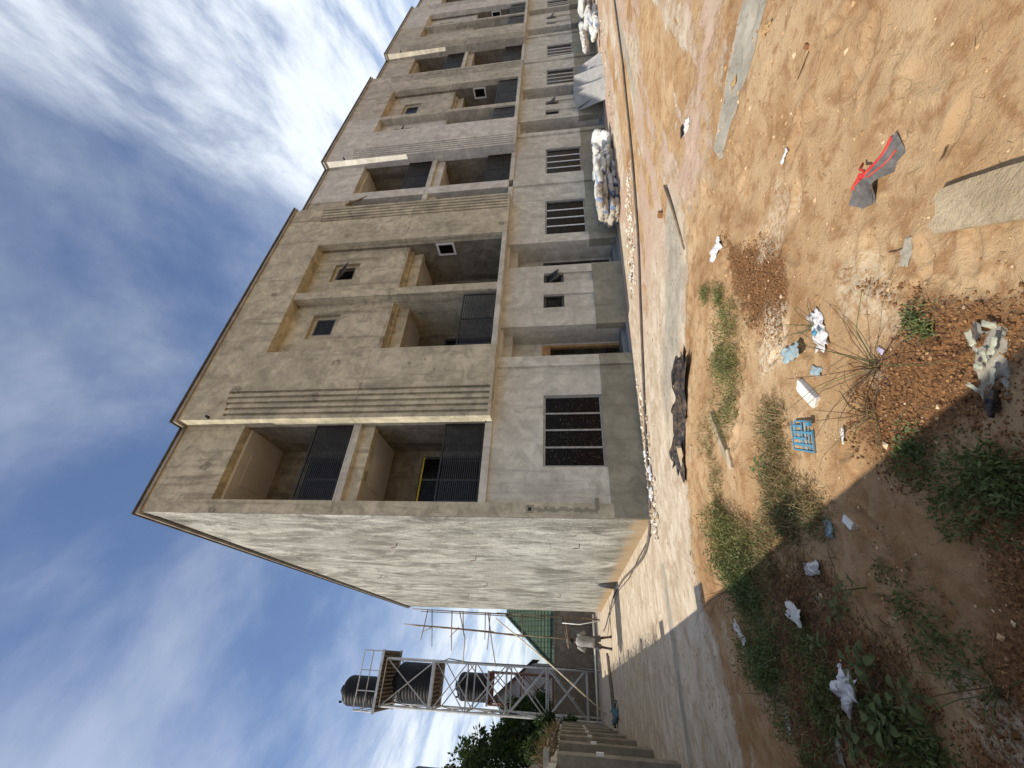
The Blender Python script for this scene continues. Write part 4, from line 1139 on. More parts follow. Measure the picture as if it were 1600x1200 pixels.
o = scatter('rubble', M['rubble'], pts, lambda: rg.choice((.008, .010, .012, .016, .02, .03, .05, .065)))
tag(o, 'broken plaster rubble strewn along the foot of the facade', 'rubble', kind='stuff')
pts = []
while len(pts) < 5000:
    x = rg.uniform(-3.4, 6); y = rg.uniform(-8.0, -2.2)
    if rg.random() < (1.2 if y < -4 else .35) * (1 if x < 2 else .5): pts.append((x, y))
o = scatter('pebbles', M['pebble'], pts, lambda: rg.choice((.003, .004, .005, .007, .011)))
tag(o, 'small sandy pebbles scattered over the bare orange earth', 'pebbles', kind='stuff')
pts = []
for k in range(420):
    x = rg.uniform(-2.6, 4.5); y = rg.uniform(-8.0, -4.4)
    if vnoise(np.array(x * 1.3), np.array(y * 1.3)) > .45: pts.append((x, y))
o = scatter('earth_lumps', M['pebble'], pts, lambda: rg.choice((.008, .012, .017, .024)), .15, .6)
tag(o, 'loose lumps of sandy earth scattered over the yard', 'earth', kind='stuff')
A = np.array([[rg.uniform(-3.4, 1.4), rg.uniform(-8.1, -4.2)] for _ in range(70000)])
sd = np.maximum.reduce([poly_sd(A[:, 0], A[:, 1], P) - (.05 if P is DRY else 0) for P in (SOIL_A, SOIL_B, SOIL_C, SOIL_D, DRY)]) + .35 * (fbm(A[:, 0] * 3, A[:, 1] * 3, 3) - .5)
pts = [tuple(p) for p in A[sd > 0]][:16000]
o = scatter('soil_clods', M['clod'], pts, lambda: rg.choice((.003, .004, .005, .006, .008, .011)), .25, .9)
tag(o, 'dark brown crumbs of turned soil', 'soil', kind='stuff')

# ------------------------------------------------------------------ litter
def plastic(name, col, rough=.35, alpha=1.0, trans=0.0):
    mt, t, b = material(name)
    pos = t.n('ShaderNodeTexCoord').outputs['Object']
    c = t.mix(t.smooth(t.noise(pos, 14, 4, .65), .40, .72, 0, .55), col, [x * .5 + y * .22 for x, y in zip(col, (1, .66, .36))])
    c = t.mix(t.smooth(t.noise(pos, 60, 3, .7), .56, .72, 0, .5), c, (.28, .17, .085))
    t.link(c, b.inputs['Base Color']); b.inputs['Roughness'].default_value = rough; b.inputs['Specular IOR Level'].default_value = .3
    b.inputs['Alpha'].default_value = alpha
    return mt
M['black_sheet'] = plastic('black_plastic_sheet', (.022, .024, .030), .32)
M['white_bag'] = plastic('white_plastic_bag', (.62, .62, .64), .4)
M['paper'] = plastic('white_paper', (.60, .59, .56), .8)
M['foam'] = plastic('white_foam', (.70, .69, .65), .8)
M['blue_plastic'] = plastic('blue_plastic', (.06, .24, .38), .4)
M['teal'] = plastic('pale_blue_plastic', (.28, .38, .42), .4)
M['clear'] = plastic('clear_film', (.50, .49, .42), .3, .38)
M['red'] = plastic('red_rubber', (.55, .03, .03), .5)
M['grey_rubber'] = simple('grey_ribbed_rubber', (.12, .11, .105), .7, 0, .3, 30, .5, 90)
M['cardboard'] = plastic('brown_card', (.40, .25, .12), .85)
M['old_conc'] = plaster('old_concrete', (.46, .375, .255), (.39, .31, .205), (.24, .18, .11), .3, 0, .7)
M['pale_wood'] = simple('pale_timber', (.46, .37, .25), .8, 0, .2, 6)
M['cream'] = plastic('cream_film', (.46, .47, .36), .4, .8)
M['lilac'] = plastic('lilac_plastic', (.45, .42, .58), .4)

def place(o, x, y, yaw=0, lift=0.0, tilt=(0, 0)):
    o.location = (x, y, gz(x, y) + lift); o.rotation_euler = (tilt[0], tilt[1], yaw); return o
def sheet(name, label, cat, x, y, lx, ly, yaw, mat, seed, hgt=.03, n=14, ragged=.25, thick=.002, tilt=(0, 0), lift=.01, fold=0.0, group=None):
    """crumpled sheet lying on the ground"""
    rg_ = np.random.RandomState(seed); f = rg_.rand(4) * 40
    if name != 'tarpaulin': k_ = .92 if lx > 1 else .80; lx *= k_; ly *= k_; hgt *= .62; lift -= .006; ragged *= 1.5
    n = int(n * 1.5); mb = MB(); m_ = max(6, int(n * ly / lx))
    U, V = np.meshgrid(np.linspace(-.5, .5, n), np.linspace(-.5, .5, m_))
    edge = np.maximum(np.abs(U), np.abs(V)) * 2
    jx = (fbm(U * 5 + f[0], V * 5 + f[1], 3) - .5) * ragged * edge; jy = (fbm(U * 5 + f[2], V * 5 + f[3], 3) - .5) * ragged * edge
    Z = hgt * (np.abs(fbm(U * 4 + f[1], V * 4 + f[2], 2, .45) - .5) * 2.6 + .25 * (1 - edge ** 2)) + fold * np.clip(U, 0, 1) ** 1.2
    XX = (U + jx) * lx; YY = (V + jy) * ly
    for j in range(m_):
        for i in range(n): mb.v.append((float(XX[j, i]), float(YY[j, i]), float(max(Z[j, i], 0))))
    for j in range(m_ - 1):
        for i in range(n - 1): q = j * n + i; mb.f.append((q, q + 1, q + n + 1, q + n))
    o = mb.build(name, mat, None, True)
    sm = o.modifiers.new('thickness', 'SOLIDIFY'); sm.thickness = thick
    place(o, x, y, yaw, lift, tilt); return tag(o, label, cat, group)
def slab(name, label, cat, x, y, lx, ly, lz, yaw, mat, seed=1, lift=0, tilt=(0, 0), jit=.06):
    rg_ = random.Random(seed); mb = MB(); n = 5
    ring = []
    for k in range(20):
        t = k / 20 * 4; s_ = int(t); u = t - s_
        P = [(-.5, -.5), (.5, -.5), (.5, .5), (-.5, .5)]; a, b = P[s_], P[(s_ + 1) % 4]
        px_ = a[0] + (b[0] - a[0]) * u; py_ = a[1] + (b[1] - a[1]) * u
        c_ = .94 if u == 0 else 1
        ring.append(((px_ * c_) * lx * (1 + rg_.uniform(-jit, jit)), (py_ * c_) * ly * (1 + rg_.uniform(-jit, jit))))
    mb.rings([[(a * .98, b * .98, -.03) for a, b in ring], [(a, b, lz * .75) for a, b in ring], [(a * .965, b * .965, lz) for a, b in ring]])
    o = mb.build(name, mat); place(o, x, y, yaw, lift, tilt); return tag(o, label, cat)
ang = lambda a, b: math.atan2(b[1] - a[1], b[0] - a[0])

sheet('plastic_sheet', 'long crumpled black plastic sheet lying at the edge of the concrete', 'plastic sheet', .50, -3.12, 1.95, .60, ang((1.03, -3.74), (-.2, -2.56)), M['black_sheet'], 3, .17, 30, .38, .003)
slab('timber_offcut', 'pale timber offcut half under the black plastic sheet', 'timber', .02, -2.98, .34, .05, .03, 2.2, M['pale_wood'], 3, .05, (.1, .25))
slab('timber_offcut', 'short pale stick lying beside the black plastic sheet', 'timber', -.10, -3.35, .24, .04, .025, 2.3, M['pale_wood'], 5)
tag(place(MB().tube([(-.84, 0, .02), (-.2, .015, .02), (.84, -.01, .02)], [.022, .02, .017], 7).build('stick', M['bamboo'], None, True), 3.21, -4.68, ang((4.05, -4.64), (2.37, -4.72))), 'long straight stick lying on the grey screed patch', 'stick')
sheet('plastic_bag', 'white plastic bag snagged beside the small weed near the brown soil patch', 'plastic bag', 1.33, -5.50, .34, .17, 1.3, M['white_bag'], 7, .07, 16)
o = sheet('paper_sheet', 'white folded paper with a black corner on the drive', 'paper', 3.66, -5.72, .34, .20, ang((3.77, -5.58), (3.5, -5.92)), M['paper'], 9, .03, 12, .2)
o2 = MB().box(-.17, -.07, -.085, .07, .028, .034).build('black_panel', M['iron'], o); o2.matrix_parent_inverse = Matrix.Identity(4)
sheet('leaf_litter', 'curled brown husk lying next to the grey concrete strip', 'husk', 1.88, -7.26, .16, .10, .6, M['cardboard'], 11, .05, 10, .3)
sheet('card_scrap', 'scrap of brown card on the grey concrete strip', 'card', 2.26, -6.74, .14, .08, 1.1, M['cardboard'], 13, .02, 8)
sheet('plastic_bag', 'white plastic bag with blue print crumpled on the sand by the tall dry grass', 'plastic bag', -.60, -6.40, .33, .15, 3.0, M['white_bag'], 15, .05, 18, .35)
o = bpy.context.scene.objects.get('plastic_bag.001') or COL.objects[-1]
b_ = sheet('blue_print', 'x', 'x', 0, 0, .06, .05, .3, M['blue_plastic'], 16, .02, 6); del b_['label']; del b_['category']
b_.parent = o; b_.location = (.04, .02, .045); b_.rotation_euler = (0, 0, .3)
sheet('plastic_scrap', 'pale blue scrap of plastic film between the white bag and the foam block', 'plastic scrap', -.80, -6.21, .14, .08, .8, M['teal'], 17, .02, 8)
sheet('plastic_scrap', 'tiny blue scrap beside the stems of the tall dry grass', 'plastic scrap', -.71, -6.33, .06, .04, .2, M['blue_plastic'], 18, .01, 6)
sheet('torn_packet', 'torn silver-white packet on the gritty patch behind the white bag', 'packet', -.53, -6.06, .34, .13, ang((-.44, -5.9), (-.6, -6.23)), M['teal'], 19, .05, 14, .3, fold=.08)
slab('foam_block', 'white foam block with a broken end on the sand next to the blue crate', 'foam block', -.87, -6.05, .24, .10, .028, ang((-.74, -5.99), (-.99, -6.1)), M['foam'], 21, 0, (.18, 0), .05)
# broken blue crate: rim, ribs and corner pieces
cr = empty('broken_crate', (0, 0, 0)); tag(cr, 'broken piece of a blue plastic crate lying on the sand', 'crate')
for (x0, x1, y0, y1, z0, z1) in ((-.19, .19, -.15, -.135, 0, .022), (-.12, .19, .135, .15, 0, .02), (-.19, -.175, -.135, .135, 0, .025), (.175, .19, -.135, .06, .0, .018)):
    part('rim', M['blue_plastic'], cr, (x0, x1, y0, y1, z0, z1))
for k in range(5): part('rib', M['teal'] if k % 2 else M['blue_plastic'], cr, (-.150 + .062 * k, -.125 + .062 * k, -.135, .135 - (.11 if k == 1 else .07 if k == 4 else 0), .004, .010))
for k in range(4): part('rib', M['blue_plastic'], cr, (-.175, .175 - (.16 if k == 3 else .1 if k == 1 else 0), -.10 + .06 * k, -.075 + .06 * k, .0105, .016))
part('corner', M['blue_plastic'], cr, (.15, .21, .10, .15, .021, .05))
cr.scale = (.70, .72, .6); place(cr, -1.09, -5.84, ang((-1.01, -5.69), (-1.19, -6.0)), .004, (.05, -.04))
# bottle
bt = MB().lathe([(.004, -.10), (.032, -.098), (.036, -.085), (.036, .03), (.030, .055), (.014, .075), (.014, .10), (.004, .101)], (0, 0, 0), 18).build('bottle', plastic('black_bottle', (.012, .012, .016), .12), None, True)
bt.scale = (.62, .62, .55); bt.rotation_euler = (R(86), 0, ang((-1.53, -7.09), (-1.61, -7.04)) + 1.57); bt.location = (-1.57, -7.065, gz(-1.57, -7.065) + .020)
tag(bt, 'small shiny black bottle lying near the edge of the shadow', 'bottle')
nb_ = sheet('net_bag', 'torn clear and pale green net packaging trodden into the dark soil', 'packaging', -1.41, -7.16, .33, .17, ang((-1.32, -7.21), (-1.5, -7.1)), M['clear'], 23, .03, 18, .4)
rg = random.Random(5)
for k in range(7):
    o = sheet('packaging_strip', 'x', 'x', 0, 0, rg.uniform(.05, .09), rg.uniform(.02, .035), 0, M['cream'], 30 + k, .012, 6, .3); del o['label']; del o['category']
    o.parent = nb_; o.location = (-.12 + .04 * k, rg.uniform(-.05, .05), .035); o.rotation_euler = (0, 0, rg.uniform(-.5, 1.2))
# worn rubber sandal, grey ribbed, red straps
sd_ = empty('broken_sandal', (0, 0, 0)); tag(sd_, 'broken grey rubber sandal with red edging lying on the bare earth', 'sandal')
n = 22
def swid(t): return .022 + .050 * abs(2 * t - 1.08) ** .9 if t > .5 else .024 + .045 * max(0, 1 - abs(t - .22) / .26)
def srow(t, lo, hi):
    x = -.21 + .42 * t; w = swid(t); arch = .085 * math.exp(-((t - .50) / .17) ** 2); sk = .05 * (t - .5)
    return [(x + sk * sg, sg * w, arch + h + .012 * sg) for sg, h in ((-1, lo), (1, lo), (1, hi), (-1, hi))]
MB().rings([srow(i / (n - 1), .002, .010) for i in range(n)]).build('sole', M['grey_rubber'], sd_, False)
for k in range(9):      # tread ribs along the sole
    f = -.85 + 1.7 * k / 8
    MB().tube([(-.21 + .42 * t, f * swid(t), .085 * math.exp(-((t - .50) / .17) ** 2) + .012 + .012 * f) for t in [.04 + .92 * i / 15 for i in range(16)]], .0022, 4).build('tread_rib', M['grey_rubber'], sd_)
MB().tube([(-.21 + .42 * t, swid(t) + .002, .085 * math.exp(-((t - .50) / .17) ** 2) + .022) for t in [.42 + .56 * i / 11 for i in range(12)]], .008, 6).build('edging', M['red'], sd_, True)
MB().tube([(-.21 + .42 * t, swid(t) * .2, .085 * math.exp(-((t - .50) / .17) ** 2) + .016) for t in [.52 + .40 * i / 9 for i in range(10)]], .004, 6).build('edging', M['red'], sd_, True)
sh1 = sheet('strap', 'x', 'x', 0, 0, .13, .035, 0, M['red'], 41, .015, 10, .2, .004); del sh1['label']; del sh1['category']; sh1.parent = sd_; sh1.location = (-.10, .070, .02); sh1.rotation_euler = (.5, .1, .15)
MB().tube([(.0, .015, .098), (.01, .05, .095), (-.02, .085, .06), (-.01, .11, .015)], .008, 6).build('strap', M['red'], sd_, True)
sd_.scale = (.84, 1.25, .62); place(sd_, -.285, -7.24, ang((-.29, -7.03), (-.33, -7.43)), .004, (.12, .06))
# dry roots behind the sandal
slab('concrete_block', 'long broken concrete kerb block half sunk in the sand', 'concrete block', -1.02, -7.62, .74, .20, .065, ang((-.75, -7.34), (-1.01, -7.6)), M['old_conc'], 25, -.02, (0, 0), .05)
sheet('paper_sheet', 'white torn paper lying on the dry brown twigs', 'paper', -2.11, -5.02, .22, .16, 1.0, M['paper'], 27, .04, 10, .35, lift=.05)
sheet('plastic_bag', 'pale grey plastic bag among the broad-leaved weeds', 'plastic bag', -2.54, -5.46, .27, .20, 2.4, M['white_bag'], 29, .08, 14, .35, lift=.06)
sheet('paper_sheet', 'long white paper strip under the big weed shrub next to the concrete', 'paper', -2.17, -3.83, .34, .12, ang((-2.06, -3.73), (-2.27, -3.92)), M['paper'], 31, .03, 14, .15, lift=.08)
sheet('sachet', 'small white and red sachet on the shaded sand', 'sachet', -2.80, -4.28, .17, .08, 2.8, M['paper'], 33, .015, 8, .1)
sheet('plastic_sheet', 'dirty pale strip of sheeting beside the shaded dry twigs', 'plastic sheet', -2.86, -4.97, .20, .09, 2.9, M['clear'], 35, .03, 10, .2)
sheet('tissue', 'crumpled brownish white tissue in the dry grass', 'tissue', -1.865, -5.37, .22, .10, ang((-1.86, -5.25), (-1.87, -5.48)), M['paper'], 37, .05, 12, .3)
sheet('plastic_scrap', 'crumpled pale blue film at the shadow edge beside the dry grass', 'plastic scrap', -1.68, -5.71, .17, .09, 2.7, M['teal'], 39, .05, 12, .3)
slab('stone', 'flat pale stone on the shaded sand', 'stone', -1.71, -5.93, .085, .05, .015, .6, M['foam'], 41)
slab('timber_board', 'mud-caked white board lying beside the green grass patch', 'board', -.38, -4.40, .60, .11, .05, ang((-.05, -4.36), (-.71, -4.45)), M['old_conc'], 43, 0, (.1, .04), .12)
slab('timber_offcut', 'clean pale end of a split board beside the mud-caked board', 'timber', -.68, -4.50, .20, .08, .035, 3.0, M['pale_wood'], 45)
sheet('plastic_scrap', 'small grey-white film lying alone on the open sand', 'plastic scrap', .73, -6.83, .12, .05, 1.6, M['white_bag'], 47, .02, 8)
sheet('plastic_film', 'clear crinkled film trodden into the earth near the kerb block', 'plastic film', -.76, -7.14, .16, .08, 2.2, M['clear'], 49, .02, 12, .3)
sheet('plastic_scrap', 'thin white torn wrapper below the star-shaped grass tuft', 'wrapper', -1.28, -6.22, .12, .03, 2.6, M['paper'], 51, .02, 8, .4)
sheet('plastic_scrap', 'lilac scrap of plastic at the root of the tall dry grass', 'plastic scrap', -1.04, -6.73, .06, .035, .4, M['lilac'], 53, .012, 6)
slab('stone', 'dark half-round stone on the concrete near the long stick', 'stone', 3.97, -4.17, .12, .10, .07, .3, M['clod'], 55)
slab('stone', 'small dark stone near the top edge of the open sand', 'stone', 1.02, -7.41, .04, .03, .02, 0, M['clod'], 57)
for k, (x, y, L, a) in enumerate(((.99, -7.31, .17, 1.5), (-.69, -7.10, .10, .9), (-.56, -7.5, .07, 1.9))):
    tag(place(MB().tube([(-L / 2, 0, .006), (0, .008, .008), (L / 2, 0, .005)], [.003, .004, .0025], 5).build('twig', M['twig']), x, y, a), ['thin dry twig beside the small dark stone', 'short dry twig between the sandal and the kerb block', 'thick dark twig above the kerb block'][k], 'twig')
# tools and planks at the far end of the drive
for k, (a, b, r) in enumerate((((-2.0, 14.6), (-4.5, 12.9), .05), ((-2.1, 14.0), (-4.3, 12.2), .04))):
    tag(MB().tube([(a[0], a[1], .05), (b[0], b[1], .05)], r, 4).build('timber_plank', M['deck']), ('dark thick timber lying on the drive behind the person', 'dark thin timber lying next to the thick one behind the person')[k], 'plank', 'timbers on the far drive')
sheet('tarpaulin', 'blue-green tarpaulin scrap heaped at the shaded side of the drive', 'tarpaulin', -4.0, 11.8, 1.3, .5, 1.9, plastic('teal_tarp', (.05, .16, .20), .6), 61, .22, 14, .4)

# ------------------------------------------------------------------ weeds
def blades(mb, rg_, cx, cy, rad, n, h, lean=.5, w=.006, asp=1.0, yaw=0):
    for k in range(n):
        a = rg_.uniform(0, 6.283); r_ = rad * math.sqrt(rg_.random())
        ex, ey = r_ * math.cos(a) * asp, r_ * math.sin(a) / asp
        x = cx + ex * math.cos(yaw) - ey * math.sin(yaw); y = cy + ex * math.sin(yaw) + ey * math.cos(yaw)
        L = h * rg_.uniform(.5, 1.15); b = rg_.uniform(0, 6.283); ln = lean * rg_.uniform(.3, 1.3)
        d = Vector((math.cos(b) * ln, math.sin(b) * ln, 1)).normalized(); s = d.cross(rv(rg_)).normalized() * w
        p = Vector((x, y, 0)); q = p + d * L * .55; e = q + (d + Vector((math.cos(b) * ln, math.sin(b) * ln, -.35))).normalized() * L * .5
        mb.add([tuple(p - s), tuple(p + s), tuple(q + s * .8), tuple(q - s * .8), tuple(e)], [(0, 1, 2, 3), (3, 2, 4)])
def leaves(mb, rg_, cx, cy, rad, n, h, L=.03, asp=1.0, yaw=0):
    for k in range(n):
        a = rg_.uniform(0, 6.283); r_ = rad * math.sqrt(rg_.random())
        ex, ey = r_ * math.cos(a) * asp, r_ * math.sin(a) / asp
        x = cx + ex * math.cos(yaw) - ey * math.sin(yaw); y = cy + ex * math.sin(yaw) + ey * math.cos(yaw)
        z = h * (1 - .7 * (r_ / rad) ** 2) * rg_.uniform(.1, 1.05)
        d = (rv(rg_) + Vector((0, 0, .3))).normalized()
        leaf_quad(mb, Vector((x, y, z)), d, (rv(rg_) + Vector((0, 0, .9))).normalized(), L * rg_.uniform(.6, 1.3), L * .38)
def drop(mb):
    """set plant geometry on the terrain"""
    if not mb.v: return mb
    a = np.array(mb.v); z = ground_z(a[:, 0], a[:, 1]); a[:, 2] += z - .005; mb.v = [tuple(p) for p in a.tolist()]; return mb
def weed(name, label, cat, cx, cy, rad, h, seed, nl=0, nb=0, ns=0, L=.03, asp=1, yaw=0, lm='leaf_weed', bm_='leaf_weed', group=None, clumps=9):
    e = _weed(name, label, cat, cx, cy, rad, h * .8, seed, int(nl * 1.0), int(nb * .8), int(ns * 1.2), L * .92, asp, yaw, lm, bm_, group, clumps if rad > .15 else 2)
    rg_ = random.Random(seed + 100); mb = MB()
    blades(mb, rg_, cx, cy, rad * 1.25, int(60 + 900 * rad), h * .55, 1.6, .0022, asp, yaw)
    drop(mb).build('dead_stems', M['straw'], e)['kind'] = 'stuff'
    mb = MB(); leaves(mb, rg_, cx, cy, rad * 1.35, int(nl * .16), .03, L * .7, asp, yaw); drop(mb).build('creeping_leaves', M[lm], e)['kind'] = 'stuff'
    return e
def _weed(name, label, cat, cx, cy, rad, h, seed, nl=0, nb=0, ns=0, L=.03, asp=1, yaw=0, lm='leaf_weed', bm_='leaf_weed', group=None, clumps=5):
    rg_ = random.Random(seed); e = empty(name, (cx, cy, gz(cx, cy))); tag(e, label, cat, group)
    cs = [(cx, cy, rad)]
    for k in range(clumps):
        a = rg_.uniform(0, 6.283); q = rad * rg_.uniform(.3, .95); ex, ey = q * math.cos(a) * asp, q * math.sin(a) / asp
        cs.append((cx + ex * math.cos(yaw) - ey * math.sin(yaw), cy + ex * math.sin(yaw) + ey * math.cos(yaw), rad * rg_.uniform(.3, .55)))
    if nl:
        mb = MB()
        for i, (x, y, r_) in enumerate(cs): leaves(mb, rg_, x, y, r_, nl // len(cs), h * rg_.uniform(.6, 1.1), L, asp if i == 0 else 1, yaw)
        drop(mb).build('foliage', M[lm], e)['kind'] = 'stuff'
    if nb:
        mb = MB()
        for i, (x, y, r_) in enumerate(cs): blades(mb, rg_, x, y, r_, nb // len(cs), h * rg_.uniform(.7, 1.1), .7, .0028, asp if i == 0 else 1, yaw)
        drop(mb).build('blades', M[bm_], e)['kind'] = 'stuff'
    if ns:
        mb = MB(); blades(mb, rg_, cx, cy, rad, ns, h * 1.5, .8, .0018, asp, yaw); drop(mb).build('dry_stems', M['twig'], e)['kind'] = 'stuff'
    return e
WG = 'weeds growing in the bare earth'
weed('weed_patch', 'sunlit yellow-green weed patch between the black plastic sheet and the gritty soil', 'weed', .10, -4.95, .48, .20, 1, 2600, 700, 60, .030, 1.35, -.95)
weed('weed_patch', 'narrow strip of weed growing from the snagged white plastic bag', 'weed', .98, -5.18, .22, .14, 2, 900, 250, 18, .026, 1.7, .70)
weed('weed_patch', 'low straggling weeds next to the mud-caked board', 'weed', -.62, -3.95, .26, .10, 3, 650, 300, 10, .024, 1.7, 2.9, bm_='straw')
weed('weed_patch', 'thin low weeds between the black plastic sheet and the sunlit weed patch', 'weed', .0, -4.0, .32, .07, 13, 350, 260, 6, .020, 1.3, 2.4, bm_='straw')
weed('weed_shrub', 'big bushy weed at the edge of the concrete where the wall shadow starts', 'shrub', -1.45, -4.05, .42, .34, 4, 3600, 500, 50, .036, 1.1, .9)
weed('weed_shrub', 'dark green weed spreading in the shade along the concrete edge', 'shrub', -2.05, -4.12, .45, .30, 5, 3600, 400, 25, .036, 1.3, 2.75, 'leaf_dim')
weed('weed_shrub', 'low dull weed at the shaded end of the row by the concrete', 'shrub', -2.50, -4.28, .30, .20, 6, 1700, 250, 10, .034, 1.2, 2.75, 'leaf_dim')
weed('weed_shrub', 'straggling weed filling the gap between the sunlit and the shaded shrub', 'shrub', -1.75, -4.30, .36, .24, 14, 1900, 400, 30, .034, 1.2, 2.2, 'leaf_dim')
weed('weed_patch', 'dry brown and green tangle behind the broken blue crate', 'weed', -.95, -5.36, .32, .18, 7, 900, 1000, 40, .026, 1.2, 2.4, 'leaf_dim', 'straw')
weed('weed_patch', 'brownish tangled weed in the sun next to the crumpled pale blue film', 'weed', -1.42, -5.40, .30, .20, 8, 1300, 900, 40, .028, 1.3, 1.2, 'leaf_dim', 'straw')
weed('weed_patch', 'dry stalky weed joining the two tangles along the shadow edge', 'weed', -1.62, -4.85, .34, .16, 9, 700, 900, 40, .028, 1.3, 1.9, 'leaf_dim', 'straw')
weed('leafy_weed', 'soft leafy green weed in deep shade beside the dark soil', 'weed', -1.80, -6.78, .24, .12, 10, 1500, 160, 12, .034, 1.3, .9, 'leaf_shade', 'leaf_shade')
weed('leafy_weed', 'small pale green weed at the edge of the shadow', 'weed', -1.50, -6.62, .09, .07, 11, 220, 60, 0, .030, lm='leaf_green', clumps=2)
weed('leafy_weed', 'small spiky green weed on the crumbled dark soil', 'weed', -1.06, -7.0, .09, .08, 12, 160, 120, 0, .030, lm='leaf_green', clumps=2)
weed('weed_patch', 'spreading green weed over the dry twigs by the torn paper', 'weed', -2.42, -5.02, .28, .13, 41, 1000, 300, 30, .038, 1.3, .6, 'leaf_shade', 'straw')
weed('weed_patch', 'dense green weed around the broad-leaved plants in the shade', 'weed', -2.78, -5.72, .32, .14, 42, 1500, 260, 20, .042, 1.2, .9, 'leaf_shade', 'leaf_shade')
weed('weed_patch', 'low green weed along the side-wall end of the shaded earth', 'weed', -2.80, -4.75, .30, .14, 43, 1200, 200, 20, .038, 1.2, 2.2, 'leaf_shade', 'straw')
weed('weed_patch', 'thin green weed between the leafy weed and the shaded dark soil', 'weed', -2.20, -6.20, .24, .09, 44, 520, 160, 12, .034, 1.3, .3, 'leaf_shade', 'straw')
# broad-leaved plants, each leaf a part
rg = random.Random(33)
BL = [(-2.42, -5.72, 'broad-leaved weed beside the pale grey plastic bag', 13, .085), (-2.66, -5.72, 'broad-leaved weed nearest the side wall in the shade', 11, .095), (-2.55, -5.98, 'broad-leaved weed on the dark soil in the shade', 10, .08),
      (-2.14, -5.62, 'young fresh green plant among the dry twigs', 8, .07), (-2.30, -5.32, 'young pale green plant by the torn paper', 8, .06), (-1.05, -5.22, 'round-leaved plant behind the broken blue crate', 9, .08), (-2.05, -5.85, 'small fresh green seedling on the shaded sand', 6, .06), (-2.78, -5.35, 'dark round-leaved plant next to the dirty pale sheeting', 10, .085)]
for x, y, lb, n, L in BL:
    L *= .68; n = int(n * 1.4)
    e = empty('broadleaf_plant', (x, y, gz(x, y))); tag(e, lb, 'plant')
    z0 = gz(x, y); H_ = rg.uniform(.10, .18)
    st = MB().tube([(x, y, z0 - .01), (x + rg.uniform(-.03, .03), y + rg.uniform(-.03, .03), z0 + H_)], [.005, .003], 5)
    for k in range(n):
        a = k * 2.4 + rg.uniform(-.3, .3); t = (k + 1) / n; el = rg.uniform(.0, .6)
        p0 = Vector((x, y, z0 + H_ * (.2 + .8 * t))); d = Vector((math.cos(a), math.sin(a), el)).normalized(); p1 = p0 + d * L * rg.uniform(.5, 1.1)
        st.tube([tuple(p0), tuple(p1)], .0022, 4)
        mb = MB(); s = d.cross(Vector((0, 0, 1))).normalized(); nn = s.cross(d); LL = L * rg.uniform(.8, 1.3)
        for i in range(5):
            u = i / 4; w = LL * .36 * math.sin(math.pi * min(.97, .10 + .88 * u)); c = p1 + d * LL * u + Vector((0, 0, -.35 * LL * u * u))
            mb.v += [tuple(c + s * w + nn * w * .25), tuple(c), tuple(c - s * w + nn * w * .25)]
            if i: q = 3 * i; mb.f += [(q - 3, q - 2, q + 1, q), (q - 2, q - 1, q + 2, q + 1)]
        mb.build('leaf', M['leaf_shade'] if x < -1.2 else M['leaf_green'], e, True)
    st.build('stem', M['leaf_green'], e)
# tall dry grass tufts with long radiating stems
def tuft(x, y, label, n, L, seed, low=.25, green=4):
    rg_ = random.Random(seed); e = empty('grass_tuft', (x, y, gz(x, y))); tag(e, label, 'grass'); z0 = gz(x, y)
    for k in range(n):
        a = rg_.uniform(0, 6.283); el = rg_.uniform(low, 1.2); l = L * rg_.uniform(.5, 1.1)
        d = Vector((math.cos(a), math.sin(a), math.tan(el) if el < 1.3 else 3)).normalized(); p = Vector((x + rg_.gauss(0, .014), y + rg_.gauss(0, .014), z0 - .005))
        kink = rv(rg_) * .18; q = p + d * l * .45; r_ = q + (d + kink + Vector((0, 0, -.30))).normalized() * l * .35; r2_ = r_ + (d + kink * 2 + Vector((0, 0, -.75))).normalized() * l * .22
        MB().tube([tuple(p), tuple(q), tuple(r_), tuple(r2_)], [.0028, .0022, .0015, .0008], 4).build('stem', M['leaf_green'] if k < green else M['twig'], e)
    mb = MB(); blades(mb, rg_, x, y, .045, 45, .09, 1.1, .002); drop(mb).build('tuft', M['straw'], e)['kind'] = 'stuff'
tuft(-1.08, -6.65, 'tall dry grass tuft with long stems arching over the white bag', 17, .60, 3)
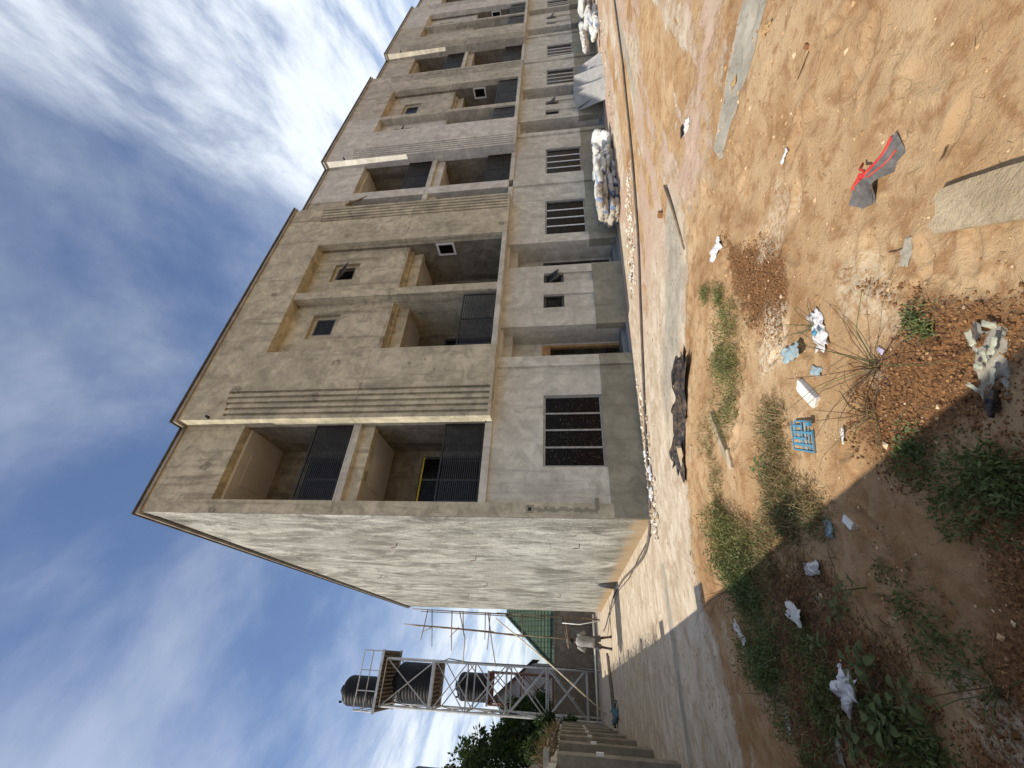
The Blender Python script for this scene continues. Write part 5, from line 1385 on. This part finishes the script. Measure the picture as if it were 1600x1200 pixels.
tuft(-1.29, -6.47, 'star-shaped green grass tuft with long dry stems at the shadow edge', 15, .42, 4, .1, 4)
tuft(-2.50, -6.42, 'tuft of long green grass blades in deep shade', 12, .38, 5, .3, 9)
tuft(-.55, -7.28 + .9, 'few thin dry stems standing behind the white bag', 6, .30, 6)
tuft(-1.75, -3.62, 'long bare stalks leaning out of the big weed over the concrete', 12, .60, 7, .3, 2)
# dry twigs over the shaded ground
rg = random.Random(17); mb = MB()
while len(mb.v) < 5 * 2600:
    x, y = rg.uniform(-3.2, -1.2), rg.uniform(-6.3, -4.3)
    s_ = poly_sd(np.array([x]), np.array([y]), DRY)[0] + rg.uniform(-.18, .1)
    if s_ < 0: continue
    blades(mb, rg, x, y, .01, 1, rg.uniform(.06, .20), 3.0, .0022)
o = drop(mb).build('dry_twigs', M['twig']); tag(o, 'dry brown twigs and straw littering the shaded ground', 'dry grass', kind='stuff')

# straw bits and leaf crumbs scattered over the earth
rg = random.Random(71); mb = MB()
for k in range(1500):
    x, y = rg.uniform(-2.8, 2.6), rg.uniform(-7.9, -3.4)
    if vnoise(np.array(x * 1.1 + 9), np.array(y * 1.1)) < .42: continue
    a = rg.uniform(0, 6.283); L = rg.uniform(.015, .07); d = Vector((math.cos(a), math.sin(a), rg.uniform(-.05, .15))) * L; s_ = Vector((-math.sin(a), math.cos(a), 0)) * .0012; p = Vector((x, y, .008))
    mb.add([tuple(p - s_), tuple(p + s_), tuple(p + d + s_), tuple(p + d - s_)], [(0, 1, 2, 3)])
o = drop(mb).build('straw_bits', M['straw']); tag(o, 'bits of straw and dead stems scattered over the earth', 'straw', kind='stuff')

for k, (x, y, lx, sd2) in enumerate(((.75, -.55, .42, 81), (1.25, -.38, .30, 82), (.35, -.42, .34, 83), (5.75, -1.2, .4, 84))):
    sheet('plaster_bag', ['torn white plaster bag on the rubble below the first window', 'small torn white bag against the plinth below the first window', 'crumpled white bag at the building corner beside the hose', 'crumpled white bag at the end of the rubble by the porch'][k], 'bag', x, y, lx, lx * .55, k * 1.3, M['white_bag'], sd2, .12, 14, .4)
